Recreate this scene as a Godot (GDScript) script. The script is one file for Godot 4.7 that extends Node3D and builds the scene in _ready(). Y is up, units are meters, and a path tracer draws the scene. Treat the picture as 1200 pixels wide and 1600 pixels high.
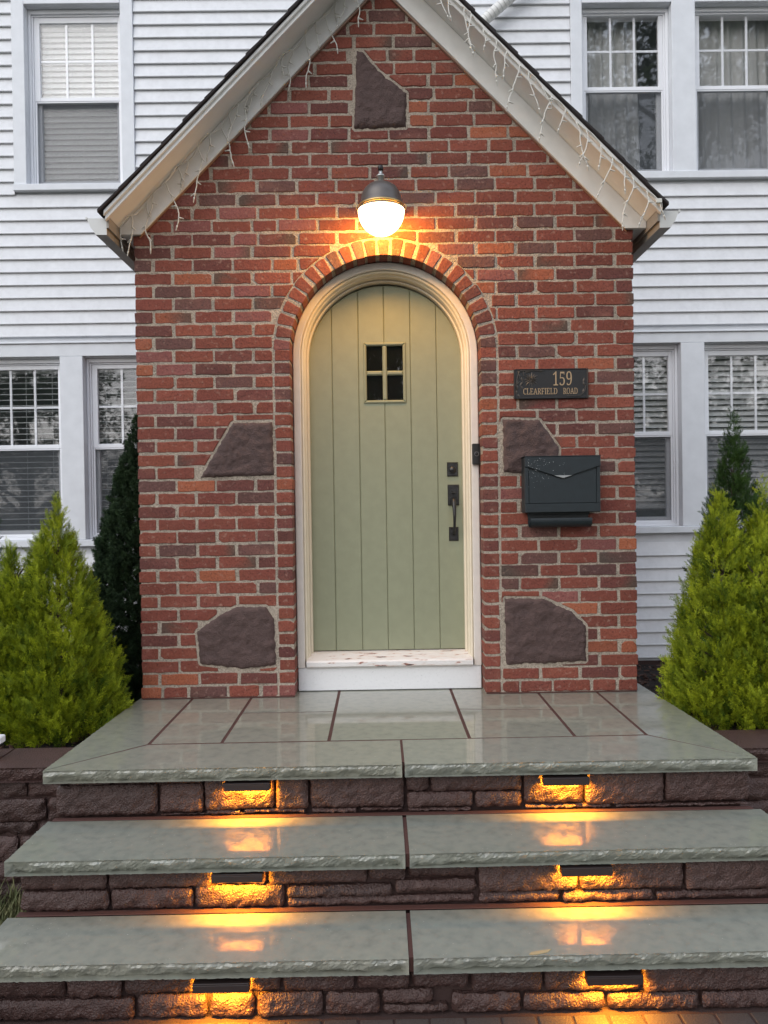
extends Node3D
# Brick gabled entry at dusk: y = 0 is the top of the bluestone landing, z = 0 the face of the brick wall, x to the right.

const AX := 0.046          # axis of the gable and of the doorway
const HZ := -1.9           # face of the clapboard house wall
const COURSE := 0.0675

var rng := RandomNumberGenerator.new()
var mats := {}
var taken := {}
var firing := false               # on while bricks are being shaped: their colour then varies from point to point
var fire_tone := Color.WHITE
var fire_strength := 0.0
var fire_seed := 0.0
var fire_burnt := 0.0
var fire_at := Vector2.ZERO
var rough_noise := FastNoiseLite.new()
var chip_noise := FastNoiseLite.new()
var lump_noise := FastNoiseLite.new()

# ------------------------------------------------------------------ naming and tagging
func numbered(called: String) -> String:
	if not taken.has(called):
		taken[called] = 0
		return called
	taken[called] += 1
	return "%s_%03d" % [called, taken[called]]

func thing(called: String, label: String, category: String, at := Vector3.ZERO, group := "") -> Node3D:
	var o := Node3D.new()
	o.name = numbered(called)
	add_child(o)
	o.position = at
	o.set_meta("label", label)
	o.set_meta("category", category)
	if group != "":
		o.set_meta("group", group)
	return o

func branch(called: String, parent: Node3D, at := Vector3.ZERO) -> Node3D:
	var o := Node3D.new()
	o.name = called
	parent.add_child(o, true)
	o.position = at
	return o

func put(called: String, mesh: Mesh, material: Material, parent: Node3D = null) -> MeshInstance3D:
	var o := MeshInstance3D.new()
	o.mesh = mesh
	o.material_override = material
	o.name = called if parent else numbered(called)
	if parent:
		parent.add_child(o, true)
	else:
		add_child(o)
	return o

func structure(called: String, mesh: Mesh, material: Material) -> MeshInstance3D:
	var o := put(called, mesh, material)
	o.set_meta("kind", "structure")
	return o

# ------------------------------------------------------------------ meshes
func begin() -> SurfaceTool:
	var st := SurfaceTool.new()
	st.begin(Mesh.PRIMITIVE_TRIANGLES)
	st.set_smooth_group(-1)
	st.set_color(Color.WHITE)
	return st

func done(st: SurfaceTool) -> ArrayMesh:
	st.generate_normals()
	return st.commit()

func tri(st: SurfaceTool, a: Vector3, b: Vector3, c: Vector3, out: Vector3) -> void:
	if (b - a).cross(c - a).dot(out) < 0.0:
		var t := b
		b = c
		c = t
	for v in [a, c, b]:
		if firing:
			st.set_color(fired(v))
		st.add_vertex(v)

func quad(st: SurfaceTool, a: Vector3, b: Vector3, c: Vector3, d: Vector3, out: Vector3) -> void:
	tri(st, a, b, c, out)
	tri(st, a, c, d, out)

# box with chamfered edges, optionally moved by t
func box(st: SurfaceTool, lo: Vector3, hi: Vector3, bevel := 0.0, t := Transform3D.IDENTITY) -> void:
	var mid := (lo + hi) * 0.5
	var h := (hi - lo) * 0.5
	bevel = minf(bevel, minf(h.x, minf(h.y, h.z)) * 0.9)
	if bevel <= 0.0:
		for ax in 3:
			for s in [-1.0, 1.0]:
				var q := []
				for k in [[-1, -1], [1, -1], [1, 1], [-1, 1]]:
					var v := Vector3.ZERO
					v[ax] = h[ax] * s
					v[(ax + 1) % 3] = h[(ax + 1) % 3] * k[0]
					v[(ax + 2) % 3] = h[(ax + 2) % 3] * k[1]
					q.append(t * (mid + v))
				var n := Vector3.ZERO
				n[ax] = s
				quad(st, q[0], q[1], q[2], q[3], t.basis * n)
		return
	var corner := func(sx: float, sy: float, sz: float, face: int) -> Vector3:
		var v := Vector3(sx * (h.x - bevel), sy * (h.y - bevel), sz * (h.z - bevel))
		v[face] = [sx, sy, sz][face] * h[face]
		return t * (mid + v)
	for ax in 3:
		for s in [-1.0, 1.0]:
			var q := []
			for k in [[-1, -1], [1, -1], [1, 1], [-1, 1]]:
				var sg := [0.0, 0.0, 0.0]
				sg[ax] = s
				sg[(ax + 1) % 3] = float(k[0])
				sg[(ax + 2) % 3] = float(k[1])
				q.append(corner.call(sg[0], sg[1], sg[2], ax))
			var n := Vector3.ZERO
			n[ax] = s
			quad(st, q[0], q[1], q[2], q[3], t.basis * n)
	for ax in 3:
		var b1: int = (ax + 1) % 3
		var b2: int = (ax + 2) % 3
		for s1 in [-1.0, 1.0]:
			for s2 in [-1.0, 1.0]:
				var sa := [0.0, 0.0, 0.0]
				sa[b1] = s1
				sa[b2] = s2
				var sb := sa.duplicate()
				sa[ax] = -1.0
				sb[ax] = 1.0
				var n := Vector3.ZERO
				n[b1] = s1
				n[b2] = s2
				quad(st, corner.call(sa[0], sa[1], sa[2], b1), corner.call(sb[0], sb[1], sb[2], b1), corner.call(sb[0], sb[1], sb[2], b2), corner.call(sa[0], sa[1], sa[2], b2), t.basis * n)
	for sx in [-1.0, 1.0]:
		for sy in [-1.0, 1.0]:
			for sz in [-1.0, 1.0]:
				tri(st, corner.call(sx, sy, sz, 0), corner.call(sx, sy, sz, 1), corner.call(sx, sy, sz, 2), t.basis * Vector3(sx, sy, sz))

func box_mesh(lo: Vector3, hi: Vector3, bevel := 0.0) -> ArrayMesh:
	var st := begin()
	box(st, lo, hi, bevel)
	return done(st)

func ccw(p: PackedVector2Array) -> PackedVector2Array:
	var a := p.duplicate()
	if Geometry2D.is_polygon_clockwise(a):
		a.reverse()
	return a

func area(p: PackedVector2Array) -> float:
	var s := 0.0
	for i in p.size():
		var q := p[(i + 1) % p.size()]
		s += p[i].x * q.y - q.x * p[i].y
	return absf(s) * 0.5

# polygon in the x-y plane pushed from z0 to z1, front edge chamfered; m places it
func extrude(st: SurfaceTool, poly: PackedVector2Array, z0: float, z1: float, bevel := 0.0, m := Transform3D.IDENTITY, back := true) -> void:
	var p := ccw(poly)
	var n := p.size()
	var inner := PackedVector2Array()
	for i in n:
		var a := (p[i] - p[(i + n - 1) % n]).normalized()
		var b := (p[(i + 1) % n] - p[i]).normalized()
		var na := Vector2(-a.y, a.x)
		var nb := Vector2(-b.y, b.x)
		var d := na + nb
		var l := maxf(d.length_squared() * 0.5, 0.35)
		inner.append(p[i] + d / l * bevel)
	var idy := Geometry2D.triangulate_polygon(p)
	var idx := Geometry2D.triangulate_polygon(inner)
	if idx.is_empty():
		idx = idy
	var f := m.basis * Vector3(0, 0, 1)
	for k in range(0, idx.size(), 3):
		tri(st, m * Vector3(inner[idx[k]].x, inner[idx[k]].y, z1), m * Vector3(inner[idx[k + 1]].x, inner[idx[k + 1]].y, z1), m * Vector3(inner[idx[k + 2]].x, inner[idx[k + 2]].y, z1), f)
	if back:
		for k in range(0, idy.size(), 3):
			tri(st, m * Vector3(p[idy[k]].x, p[idy[k]].y, z0), m * Vector3(p[idy[k + 1]].x, p[idy[k + 1]].y, z0), m * Vector3(p[idy[k + 2]].x, p[idy[k + 2]].y, z0), -f)
	for i in n:
		var j := (i + 1) % n
		var e := p[j] - p[i]
		var o := m.basis * Vector3(e.y, -e.x, 0)
		var zb := z1 - bevel
		quad(st, m * Vector3(p[i].x, p[i].y, z0), m * Vector3(p[j].x, p[j].y, z0), m * Vector3(p[j].x, p[j].y, zb), m * Vector3(p[i].x, p[i].y, zb), o)
		if bevel > 0.0:
			quad(st, m * Vector3(p[i].x, p[i].y, zb), m * Vector3(p[j].x, p[j].y, zb), m * Vector3(inner[j].x, inner[j].y, z1), m * Vector3(inner[i].x, inner[i].y, z1), o + f * e.length())

func extruded(poly: PackedVector2Array, z0: float, z1: float, bevel := 0.0) -> ArrayMesh:
	var st := begin()
	extrude(st, poly, z0, z1, bevel)
	return done(st)

# profile [(radius, y)...] turned round the y axis
func lathe(st: SurfaceTool, profile: Array, steps := 32, at := Vector3.ZERO, smooth := true) -> void:
	st.set_smooth_group(1 if smooth else -1)
	for k in profile.size() - 1:
		var a: Vector2 = profile[k]
		var b: Vector2 = profile[k + 1]
		for i in steps:
			var t0 := TAU * i / steps
			var t1 := TAU * (i + 1) / steps
			var d0 := Vector3(cos(t0), 0, sin(t0))
			var d1 := Vector3(cos(t1), 0, sin(t1))
			var e := b - a
			var o := (d0 + d1) * 0.5 * -e.y + Vector3(0, e.x, 0)
			var p := [at + d0 * a.x + Vector3(0, a.y, 0), at + d1 * a.x + Vector3(0, a.y, 0), at + d1 * b.x + Vector3(0, b.y, 0), at + d0 * b.x + Vector3(0, b.y, 0)]
			if a.x > 0.00001:
				tri(st, p[0], p[1], p[2], o)
			if b.x > 0.00001:
				tri(st, p[0], p[2], p[3], o)
	st.set_smooth_group(-1)

func tube(st: SurfaceTool, pts: Array, radii, sides := 6) -> void:
	st.set_smooth_group(2)
	var rings := []
	for i in pts.size():
		var d: Vector3 = (pts[mini(i + 1, pts.size() - 1)] - pts[maxi(i - 1, 0)]).normalized()
		var u := d.cross(Vector3(0.31, 0.2, 0.93)).normalized()
		var v := d.cross(u)
		var r: float = radii[i] if radii is Array else radii
		var ring := []
		for k in sides:
			var t := TAU * k / sides
			ring.append(pts[i] + (u * cos(t) + v * sin(t)) * r)
		rings.append(ring)
	for i in pts.size() - 1:
		for k in sides:
			var j := (k + 1) % sides
			var o: Vector3 = (rings[i][k] + rings[i][j]) * 0.5 - pts[i]
			quad(st, rings[i][k], rings[i][j], rings[i + 1][j], rings[i + 1][k], o)
	for e in [0, pts.size() - 1]:
		var o: Vector3 = (pts[0] - pts[1]) if e == 0 else (pts[e] - pts[e - 1])
		for k in range(1, sides - 1):
			tri(st, rings[e][0], rings[e][k], rings[e][k + 1], o)
	st.set_smooth_group(-1)

# quarry-faced block: rough front face towards +z, worn edges, plain sides
func rock_block(st: SurfaceTool, lo: Vector3, hi: Vector3, amp: float, cell := 0.0085) -> void:
	var nx := maxi(3, int((hi.x - lo.x) / cell))
	var ny := maxi(3, int((hi.y - lo.y) / cell))
	var pts := []
	var off := rng.randf() * 40.0
	var tiltx := rng.randf_range(-0.5, 0.5) * amp
	var tilty := rng.randf_range(-0.5, 0.5) * amp
	for j in ny + 1:
		var row := []
		for i in nx + 1:
			var u := float(i) / nx
			var v := float(j) / ny
			var x := lerpf(lo.x, hi.x, u)
			var y := lerpf(lo.y, hi.y, v)
			var ex := minf(x - lo.x, hi.x - x)
			var ey := minf(y - lo.y, hi.y - y)
			var wob := 0.0035
			if i == 0 or i == nx:
				x += wob * rough_noise.get_noise_2d(off + y * 900.0, u * 50.0) + (0.006 * (1.0 - minf(1.0, ey / 0.012))) * (1.0 if i == 0 else -1.0)
			if j == 0 or j == ny:
				y += wob * rough_noise.get_noise_2d(off + x * 900.0, 70.0 + v * 50.0)
			var e := minf(ex, ey)
			var z := hi.z - 0.013 * exp(-e / 0.007)
			z += amp * (1.1 * rough_noise.get_noise_3d(x * 300.0, y * 340.0, off) + 0.9 * lump_noise.get_noise_3d(x * 120.0, y * 160.0, off))
			z += amp * 0.8 * (chip_noise.get_noise_3d(x * 220.0, y * 320.0, off)) + tiltx * (u - 0.5) * 2.0 + tilty * (v - 0.5) * 2.0
			row.append(Vector3(x, y, z))
		pts.append(row)
	st.set_smooth_group(3)
	for j in ny:
		for i in nx:
			quad(st, pts[j][i], pts[j][i + 1], pts[j + 1][i + 1], pts[j + 1][i], Vector3(0, 0, 1))
	st.set_smooth_group(-1)
	var rim := []
	for i in nx: rim.append([pts[0][i], pts[0][i + 1], Vector3(0, -1, 0)])
	for i in nx: rim.append([pts[ny][i], pts[ny][i + 1], Vector3(0, 1, 0)])
	for j in ny: rim.append([pts[j][0], pts[j + 1][0], Vector3(-1, 0, 0)])
	for j in ny: rim.append([pts[j][nx], pts[j + 1][nx], Vector3(1, 0, 0)])
	for r in rim:
		quad(st, r[0], r[1], Vector3(r[1].x, r[1].y, lo.z), Vector3(r[0].x, r[0].y, lo.z), r[2])

func densify(poly: Array, step: float, jitter: float, closed := true) -> PackedVector2Array:
	var out := PackedVector2Array()
	var n := poly.size()
	for i in (n if closed else n - 1):
		var a: Vector2 = poly[i]
		var b: Vector2 = poly[(i + 1) % n]
		var c := maxi(1, int(a.distance_to(b) / step))
		for k in c:
			var p := a.lerp(b, float(k) / c)
			if k > 0:
				p += Vector2(rng.randf_range(-jitter, jitter), rng.randf_range(-jitter, jitter))
			out.append(p)
	if not closed:
		out.append(poly[n - 1])
	return out

# irregular field stone with a rough face: rings shrinking towards its middle
func field_stone(outline: Array, z0: float, z1: float, amp: float) -> ArrayMesh:
	var p := ccw(densify(outline, 0.014, 0.0035))
	var c := Vector2.ZERO
	for q in p: c += q
	c /= p.size()
	var st := begin()
	var off := rng.randf() * 50.0
	var n := p.size()
	var lo := p[0]
	var hi := p[0]
	for q in p:
		lo = lo.min(q)
		hi = hi.max(q)
	var flat := p.duplicate()
	var y := lo.y
	while y < hi.y:
		var x := lo.x
		while x < hi.x:
			var w := Vector2(x, y) + Vector2(rng.randf_range(-0.003, 0.003), rng.randf_range(-0.003, 0.003))
			var near := 1.0
			for k in n:
				near = minf(near, w.distance_to(Geometry2D.get_closest_point_to_segment(w, p[k], p[(k + 1) % n])))
			if near > 0.004 and Geometry2D.is_point_in_polygon(w, p):
				flat.append(w)
			x += 0.0095
		y += 0.0095
	var high := []
	for k in flat.size():
		var w := flat[k]
		var near := 0.0
		if k >= n:
			near = 1.0
			for m in n:
				near = minf(near, w.distance_to(Geometry2D.get_closest_point_to_segment(w, p[m], p[(m + 1) % n])))
		var z := z1 - 0.014 * exp(-near / 0.006)
		z += amp * (0.8 * rough_noise.get_noise_3d(w.x * 200.0, w.y * 200.0, off) + 0.7 * lump_noise.get_noise_3d(w.x * 90.0, w.y * 110.0, off) + 1.0 * chip_noise.get_noise_3d(w.x * 120.0, w.y * 200.0, off))
		high.append(Vector3(w.x, w.y, z))
	var pts := [high.slice(0, n)]
	st.set_smooth_group(3)
	var idx := Geometry2D.triangulate_delaunay(flat)
	for k in range(0, idx.size(), 3):
		var m := (flat[idx[k]] + flat[idx[k + 1]] + flat[idx[k + 2]]) / 3.0
		if Geometry2D.is_point_in_polygon(m, p):
			tri(st, high[idx[k]], high[idx[k + 1]], high[idx[k + 2]], Vector3(0, 0, 1))
	st.set_smooth_group(-1)
	for i in n:
		var j := (i + 1) % n
		var e := p[j] - p[i]
		quad(st, pts[0][i], pts[0][j], Vector3(p[j].x, p[j].y, z0), Vector3(p[i].x, p[i].y, z0), Vector3(e.y, -e.x, 0))
	return done(st)

# flagstone: polygon in x-z (listed as Vector2(x, z)), top at y1; sides whose index is in rocky are split rock faces
func flagstone(poly: Array, y0: float, y1: float, rocky: Array, tone := Color.WHITE) -> ArrayMesh:
	var st := begin()
	st.set_color(tone)
	var c := Vector2.ZERO
	for q in poly: c += q
	c /= poly.size()
	var top := PackedVector2Array()
	var n := poly.size()
	var rows := 7
	var off := rng.randf() * 30.0
	for i in n:
		var a: Vector2 = poly[i]
		var b: Vector2 = poly[(i + 1) % n]
		var d := (b - a).normalized()
		var o2 := Vector2(d.y, -d.x)
		if o2.dot((a + b) * 0.5 - c) < 0.0:
			o2 = -o2
		var o := Vector3(o2.x, 0, o2.y)
		if not (i in rocky):
			top.append(a)
			quad(st, Vector3(a.x, y1, a.y), Vector3(b.x, y1, b.y), Vector3(b.x, y0, b.y), Vector3(a.x, y0, a.y), o)
			continue
		var m := maxi(4, int(a.distance_to(b) / 0.009))
		var g := []
		for k in m + 1:
			var col := []
			var s := float(k) / m
			var along := a.distance_to(b) * s
			var endfade := minf(1.0, minf(s, 1.0 - s) * m / 3.0)
			for r in rows + 1:
				var v := float(r) / rows
				var w := a.lerp(b, s)
				var bulge := 0.010 * sin(PI * pow(v, 0.7)) - 0.012 * v * v
				var chip := chip_noise.get_noise_3d(along * 190.0 + off * 9.0, v * 17.0, off)
				var big := chip_noise.get_noise_3d(along * 75.0 + off * 5.0, v * 9.0, off + 20.0)
				var push := bulge + 0.013 * chip + 0.014 * big + 0.004 * rough_noise.get_noise_3d(along * 420.0, v * 40.0, off)
				if r == 0:
					push = 0.0045 * rough_noise.get_noise_2d(along * 260.0 + off, 3.0)
				push *= endfade
				var yy := lerpf(y1, y0, v)
				if r > 0 and r < rows:
					yy += 0.003 * rough_noise.get_noise_3d(along * 300.0, v * 60.0, off + 9.0)
				col.append(Vector3(w.x + o.x * push, yy, w.y + o.z * push))
			g.append(col)
		for k in m:
			top.append(Vector2(g[k][0].x, g[k][0].z))
			for r in rows:
				quad(st, g[k][r], g[k + 1][r], g[k + 1][r + 1], g[k][r + 1], o)
	var idx := Geometry2D.triangulate_polygon(top)
	for k in range(0, idx.size(), 3):
		tri(st, Vector3(top[idx[k]].x, y1, top[idx[k]].y), Vector3(top[idx[k + 1]].x, y1, top[idx[k + 1]].y), Vector3(top[idx[k + 2]].x, y1, top[idx[k + 2]].y), Vector3.UP)
		tri(st, Vector3(top[idx[k]].x, y0, top[idx[k]].y), Vector3(top[idx[k + 1]].x, y0, top[idx[k + 1]].y), Vector3(top[idx[k + 2]].x, y0, top[idx[k + 2]].y), Vector3.DOWN)
	return done(st)

# ------------------------------------------------------------------ textures and materials
func lin(r: float, g: float, b: float, a := 1.0) -> Color:
	var c := Color(r, g, b).linear_to_srgb()
	c.a = a
	return c

func noise(kind: int, freq: float, octaves: int, sd: int) -> FastNoiseLite:
	var n := FastNoiseLite.new()
	n.noise_type = kind
	n.frequency = freq
	n.fractal_octaves = octaves
	n.fractal_type = FastNoiseLite.FRACTAL_FBM if octaves > 1 else FastNoiseLite.FRACTAL_NONE
	n.seed = sd
	return n

# seamless grey noise mapped through colour stops [[at, Color], ...] (colours linear, written as sRGB)
func noise_texture(n: FastNoiseLite, stops: Array, size := 512) -> ImageTexture:
	var im := n.get_seamless_image(size, size, false, false, 0.15, true)
	im.convert(Image.FORMAT_L8)
	var src := im.get_data()
	var lut := PackedByteArray()
	for v in 256:
		var t := v / 255.0
		var c: Color = stops[0][1]
		for k in stops.size() - 1:
			if t >= stops[k][0]:
				c = (stops[k][1] as Color).lerp(stops[k + 1][1], clampf((t - stops[k][0]) / (stops[k + 1][0] - stops[k][0]), 0, 1))
		var s := c.linear_to_srgb()
		lut.append(int(clampf(s.r, 0, 1) * 255))
		lut.append(int(clampf(s.g, 0, 1) * 255))
		lut.append(int(clampf(s.b, 0, 1) * 255))
	var out := PackedByteArray()
	out.resize(src.size() * 3)
	for i in src.size():
		var v := src[i] * 3
		out[i * 3] = lut[v]
		out[i * 3 + 1] = lut[v + 1]
		out[i * 3 + 2] = lut[v + 2]
	return ImageTexture.create_from_image(Image.create_from_data(size, size, false, Image.FORMAT_RGB8, out))

func bump_texture(n: FastNoiseLite, strength: float, size := 512) -> ImageTexture:
	var im := n.get_seamless_image(size, size, false, false, 0.15, true)
	im.convert(Image.FORMAT_RGBA8)
	im.bump_map_to_normal_map(strength)
	return ImageTexture.create_from_image(im)

func mat(called: String, albedo: Color, rough: float, tex: Texture2D = null, scale := 1.0, normal: Texture2D = null, depth := 1.0, tinted := false) -> StandardMaterial3D:
	var m := StandardMaterial3D.new()
	m.resource_name = called
	m.albedo_color = albedo
	m.roughness = rough
	m.metallic_specular = 0.5
	m.vertex_color_use_as_albedo = tinted
	if tex or normal:
		m.uv1_triplanar = true
		m.uv1_world_triplanar = true
		m.uv1_scale = Vector3.ONE * scale
		m.uv1_triplanar_sharpness = 4.0
	if tex:
		m.albedo_texture = tex
	if normal:
		m.normal_enabled = true
		m.normal_texture = normal
		m.normal_scale = depth
	mats[called] = m
	return m

func layer(m: StandardMaterial3D, tex: Texture2D, scale: float) -> void:
	m.detail_enabled = true
	m.detail_blend_mode = BaseMaterial3D.BLEND_MODE_MUL
	m.detail_albedo = tex
	m.detail_uv_layer = BaseMaterial3D.DETAIL_UV_2
	m.uv2_triplanar = true
	m.uv2_world_triplanar = true
	m.uv2_scale = Vector3.ONE * scale

func g(v: float) -> Color:
	return Color(v, v, v)

func make_materials() -> void:
	var P := FastNoiseLite.TYPE_PERLIN
	var S := FastNoiseLite.TYPE_SIMPLEX_SMOOTH
	var fine := noise(S, 0.06, 5, 11)
	var coarse := noise(S, 0.012, 4, 12)
	var grit := noise(FastNoiseLite.TYPE_VALUE, 0.35, 2, 13)
	var t_mottle := noise_texture(fine, [[0.0, g(0.62)], [0.5, g(0.95)], [1.0, g(1.0)]])
	var t_cloud := noise_texture(coarse, [[0.0, g(0.72)], [0.55, g(0.95)], [1.0, g(1.0)]])
	var t_soft := noise_texture(coarse, [[0.0, g(0.90)], [1.0, g(1.0)]])
	var n_fine := bump_texture(fine, 6.0)
	var n_grit := bump_texture(grit, 5.0)
	var n_rock := bump_texture(noise(S, 0.04, 4, 15), 9.0)
	var n_soft := bump_texture(noise(S, 0.03, 3, 14), 5.0)
	# brick: vertex colour carries each brick's firing, texture the sandy skin and lime bloom
	var t_brick := noise_texture(noise(S, 0.028, 5, 21), [[0.0, Color(0.20, 0.19, 0.20)], [0.18, Color(0.45, 0.43, 0.43)], [0.30, Color(0.82, 0.8, 0.8)], [0.6, g(1.0)], [1.0, g(1.0)]], 1024)
	var b := mat("brick", Color.WHITE, 0.88, t_brick, 2.6, n_soft, 0.5, true)
	# lime and mortar smears left on the brick faces
	var smear := noise(S, 0.012, 3, 22).get_seamless_image(1024, 1024, false, false, 0.15, true)
	smear.convert(Image.FORMAT_L8)
	var raw := smear.get_data()
	var over := PackedByteArray()
	over.resize(raw.size() * 4)
	for k in raw.size():
		over[k * 4] = 168
		over[k * 4 + 1] = 138
		over[k * 4 + 2] = 122
		over[k * 4 + 3] = int(clampf((raw[k] / 255.0 - 0.66) / 0.30, 0.0, 1.0) * 110.0)
	layer(b, ImageTexture.create_from_image(Image.create_from_data(1024, 1024, false, Image.FORMAT_RGBA8, over)), 2.1)
	b.detail_blend_mode = BaseMaterial3D.BLEND_MODE_MIX
	var mo := mat("mortar", lin(0.44, 0.37, 0.295), 0.95, noise_texture(noise(FastNoiseLite.TYPE_VALUE, 0.085, 3, 23), [[0.0, g(0.35)], [0.35, g(0.72)], [0.6, g(0.95)], [1.0, g(1.0)]]), 4.3, n_rock, 0.9)
	layer(mo, t_cloud, 1.3)
	var fs := mat("field_stone", lin(0.092, 0.055, 0.049), 0.8, t_mottle, 5.0, n_rock, 0.9)
	layer(fs, t_cloud, 3.0)
	var rs := mat("riser_stone", lin(0.088, 0.046, 0.039), 0.5, noise_texture(fine, [[0.0, g(0.45)], [0.5, g(0.85)], [1.0, g(1.0)]]), 5.0, n_rock, 1.3, true)
	layer(rs, t_cloud, 2.3)
	mat("step_mortar", lin(0.055, 0.03, 0.026), 0.95, t_mottle, 5.0, n_grit, 1.0)
	mat("red_joint", lin(0.080, 0.030, 0.023), 0.8, t_mottle, 7.0, n_grit, 1.0)
	# bluestone, wet: grey-green stone under a thin film of water
	var t_blue := noise_texture(noise(S, 0.02, 5, 31), [[0.0, Color(0.72, 0.74, 0.72)], [0.4, Color(0.9, 0.92, 0.9)], [0.7, Color(1.0, 1.0, 0.96)], [1.0, Color(0.92, 1.0, 0.98)]])
	var n_cleft := bump_texture(noise(S, 0.018, 4, 32), 5.0)
	var bs := mat("bluestone", lin(0.246, 0.243, 0.208), 0.5, t_blue, 1.6, n_cleft, 0.18)
	var dots := Image.create(1024, 1024, false, Image.FORMAT_RGBA8)
	dots.fill(Color(0.75, 0.74, 0.68, 0.0))
	var dr := RandomNumberGenerator.new()
	dr.seed = 5
	for k in 420:
		var px := dr.randi_range(4, 1018)
		var py := dr.randi_range(4, 1018)
		var pale := dr.randf() < 0.6
		dots.fill_rect(Rect2i(px, py, dr.randi_range(1, 4), dr.randi_range(1, 3)), Color(0.80, 0.80, 0.74, dr.randf_range(0.3, 0.9)) if pale else Color(0.20, 0.19, 0.16, dr.randf_range(0.2, 0.6)))
	layer(bs, ImageTexture.create_from_image(dots), 1.15)
	bs.detail_blend_mode = BaseMaterial3D.BLEND_MODE_MIX
	bs.vertex_color_use_as_albedo = true
	bs.clearcoat_enabled = true
	bs.clearcoat = 1.0
	bs.clearcoat_roughness = 0.05
	# painted wood and vinyl
	var sid := mat("siding", lin(0.73, 0.74, 0.76), 0.55, t_soft, 0.9, n_soft, 0.05)
	layer(sid, noise_texture(noise(S, 0.05, 4, 41), [[0.0, g(0.93)], [0.6, g(1.0)], [1.0, g(1.0)]]), 0.7)
	mat("house_trim", lin(0.70, 0.72, 0.75), 0.5, t_soft, 1.1)
	mat("vinyl", lin(0.78, 0.79, 0.82), 0.35)
	mat("rake_white", lin(0.74, 0.73, 0.70), 0.5, t_soft, 1.7, n_soft, 0.05)
	mat("tan_strip", lin(0.33, 0.20, 0.145), 0.7, t_mottle, 4.0)
	mat("gutter_white", lin(0.62, 0.62, 0.60), 0.35, t_soft, 1.2)
	mat("gutter_brown", lin(0.30, 0.27, 0.23), 0.4, t_cloud, 1.2)
	mat("shingle", lin(0.035, 0.027, 0.027), 0.95, t_mottle, 6.0, n_grit, 1.5)
	mat("frame_cream", lin(0.76, 0.68, 0.53), 0.42, t_soft, 2.0, n_soft, 0.06)
	mat("frame_white", lin(0.74, 0.69, 0.63), 0.45, t_soft, 2.0, n_soft, 0.06)
	var dg := mat("door_green", lin(0.268, 0.282, 0.188), 0.36, noise_texture(noise(S, 0.02, 4, 51), [[0.0, g(0.9)], [1.0, g(1.0)]]), 1.2, n_soft, 0.04)
	dg.metallic_specular = 0.5
	mat("kick_white", lin(0.74, 0.74, 0.74), 0.4, noise_texture(noise(S, 0.07, 4, 52), [[0.0, g(0.75)], [0.25, g(0.97)], [1.0, g(1.0)]]), 1.5)
	# threshold: white paint flaking to red-brown undercoat and black wood
	mat("threshold", Color.WHITE, 0.6, noise_texture(noise(S, 0.013, 5, 57), [[0.0, Color(0.015, 0.012, 0.01)], [0.17, Color(0.02, 0.015, 0.012)], [0.19, Color(0.25, 0.09, 0.06)], [0.22, Color(0.35, 0.14, 0.1)], [0.25, Color(0.66, 0.55, 0.5)], [0.42, Color(0.72, 0.69, 0.66)], [1.0, Color(0.74, 0.72, 0.70)]]), 1.0, n_fine, 0.4)
	mats.threshold.uv1_scale = Vector3(1.1, 4.5, 4.5)
	mat("black_metal", lin(0.012, 0.012, 0.013), 0.38, null, 1.0, n_fine, 0.15)
	mat("black_plastic", lin(0.010, 0.010, 0.011), 0.3)
	mat("grey_ring", lin(0.13, 0.13, 0.14), 0.35)
	var mb := mat("mailbox_steel", lin(0.011, 0.018, 0.022), 0.45, t_cloud, 3.0)
	mb.metallic_specular = 0.5
	mat("fleck", lin(0.55, 0.57, 0.58), 0.5)
	mat("steel_lip", lin(0.30, 0.31, 0.31), 0.4)
	mat("plaque_black", lin(0.010, 0.010, 0.011), 0.5, t_mottle, 9.0, n_fine, 0.5)
	mat("plaque_gold", lin(0.36, 0.255, 0.15), 0.45)
	mat("plaque_relief", lin(0.045, 0.038, 0.032), 0.45)
	var ls := mat("lamp_steel", lin(0.115, 0.10, 0.09), 0.38)
	ls.metallic = 0.35
	var sv := mat("lamp_silver", lin(0.5, 0.5, 0.48), 0.3)
	sv.metallic = 0.8
	var br := mat("lamp_brass", lin(0.55, 0.38, 0.15), 0.3)
	br.metallic = 0.8
	var gl := mat("lamp_glass", lin(0.9, 0.85, 0.72), 0.3)
	gl.emission_enabled = true
	gl.emission = lin(1.0, 0.80, 0.42)
	gl.emission_energy_multiplier = 3.2
	mat("lamp_bronze", lin(0.022, 0.014, 0.013), 0.5)
	var led := mat("led_strip", lin(0.8, 0.6, 0.3), 0.4)
	led.emission_enabled = true
	led.emission = lin(1.0, 0.50, 0.06)
	led.emission_energy_multiplier = 5.0
	mat("string_wire", lin(0.60, 0.585, 0.53), 0.5)
	# windows
	var pane := mat("pane", lin(0.2, 0.24, 0.24, 0.02), 0.02)
	pane.transparency = BaseMaterial3D.TRANSPARENCY_ALPHA
	pane.metallic_specular = 0.75
	var scr := mat("insect_screen", lin(0.10, 0.11, 0.12, 0.24), 0.8)
	scr.transparency = BaseMaterial3D.TRANSPARENCY_ALPHA
	mat("blind", lin(0.54, 0.55, 0.54), 0.5)
	var cu := mat("curtain", lin(0.62, 0.62, 0.60), 0.9)
	cu.backlight_enabled = true
	cu.backlight = lin(0.3, 0.3, 0.3)
	mat("room", lin(0.14, 0.13, 0.12), 0.9)
	mat("dark_room", lin(0.05, 0.047, 0.045), 0.9)
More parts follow.
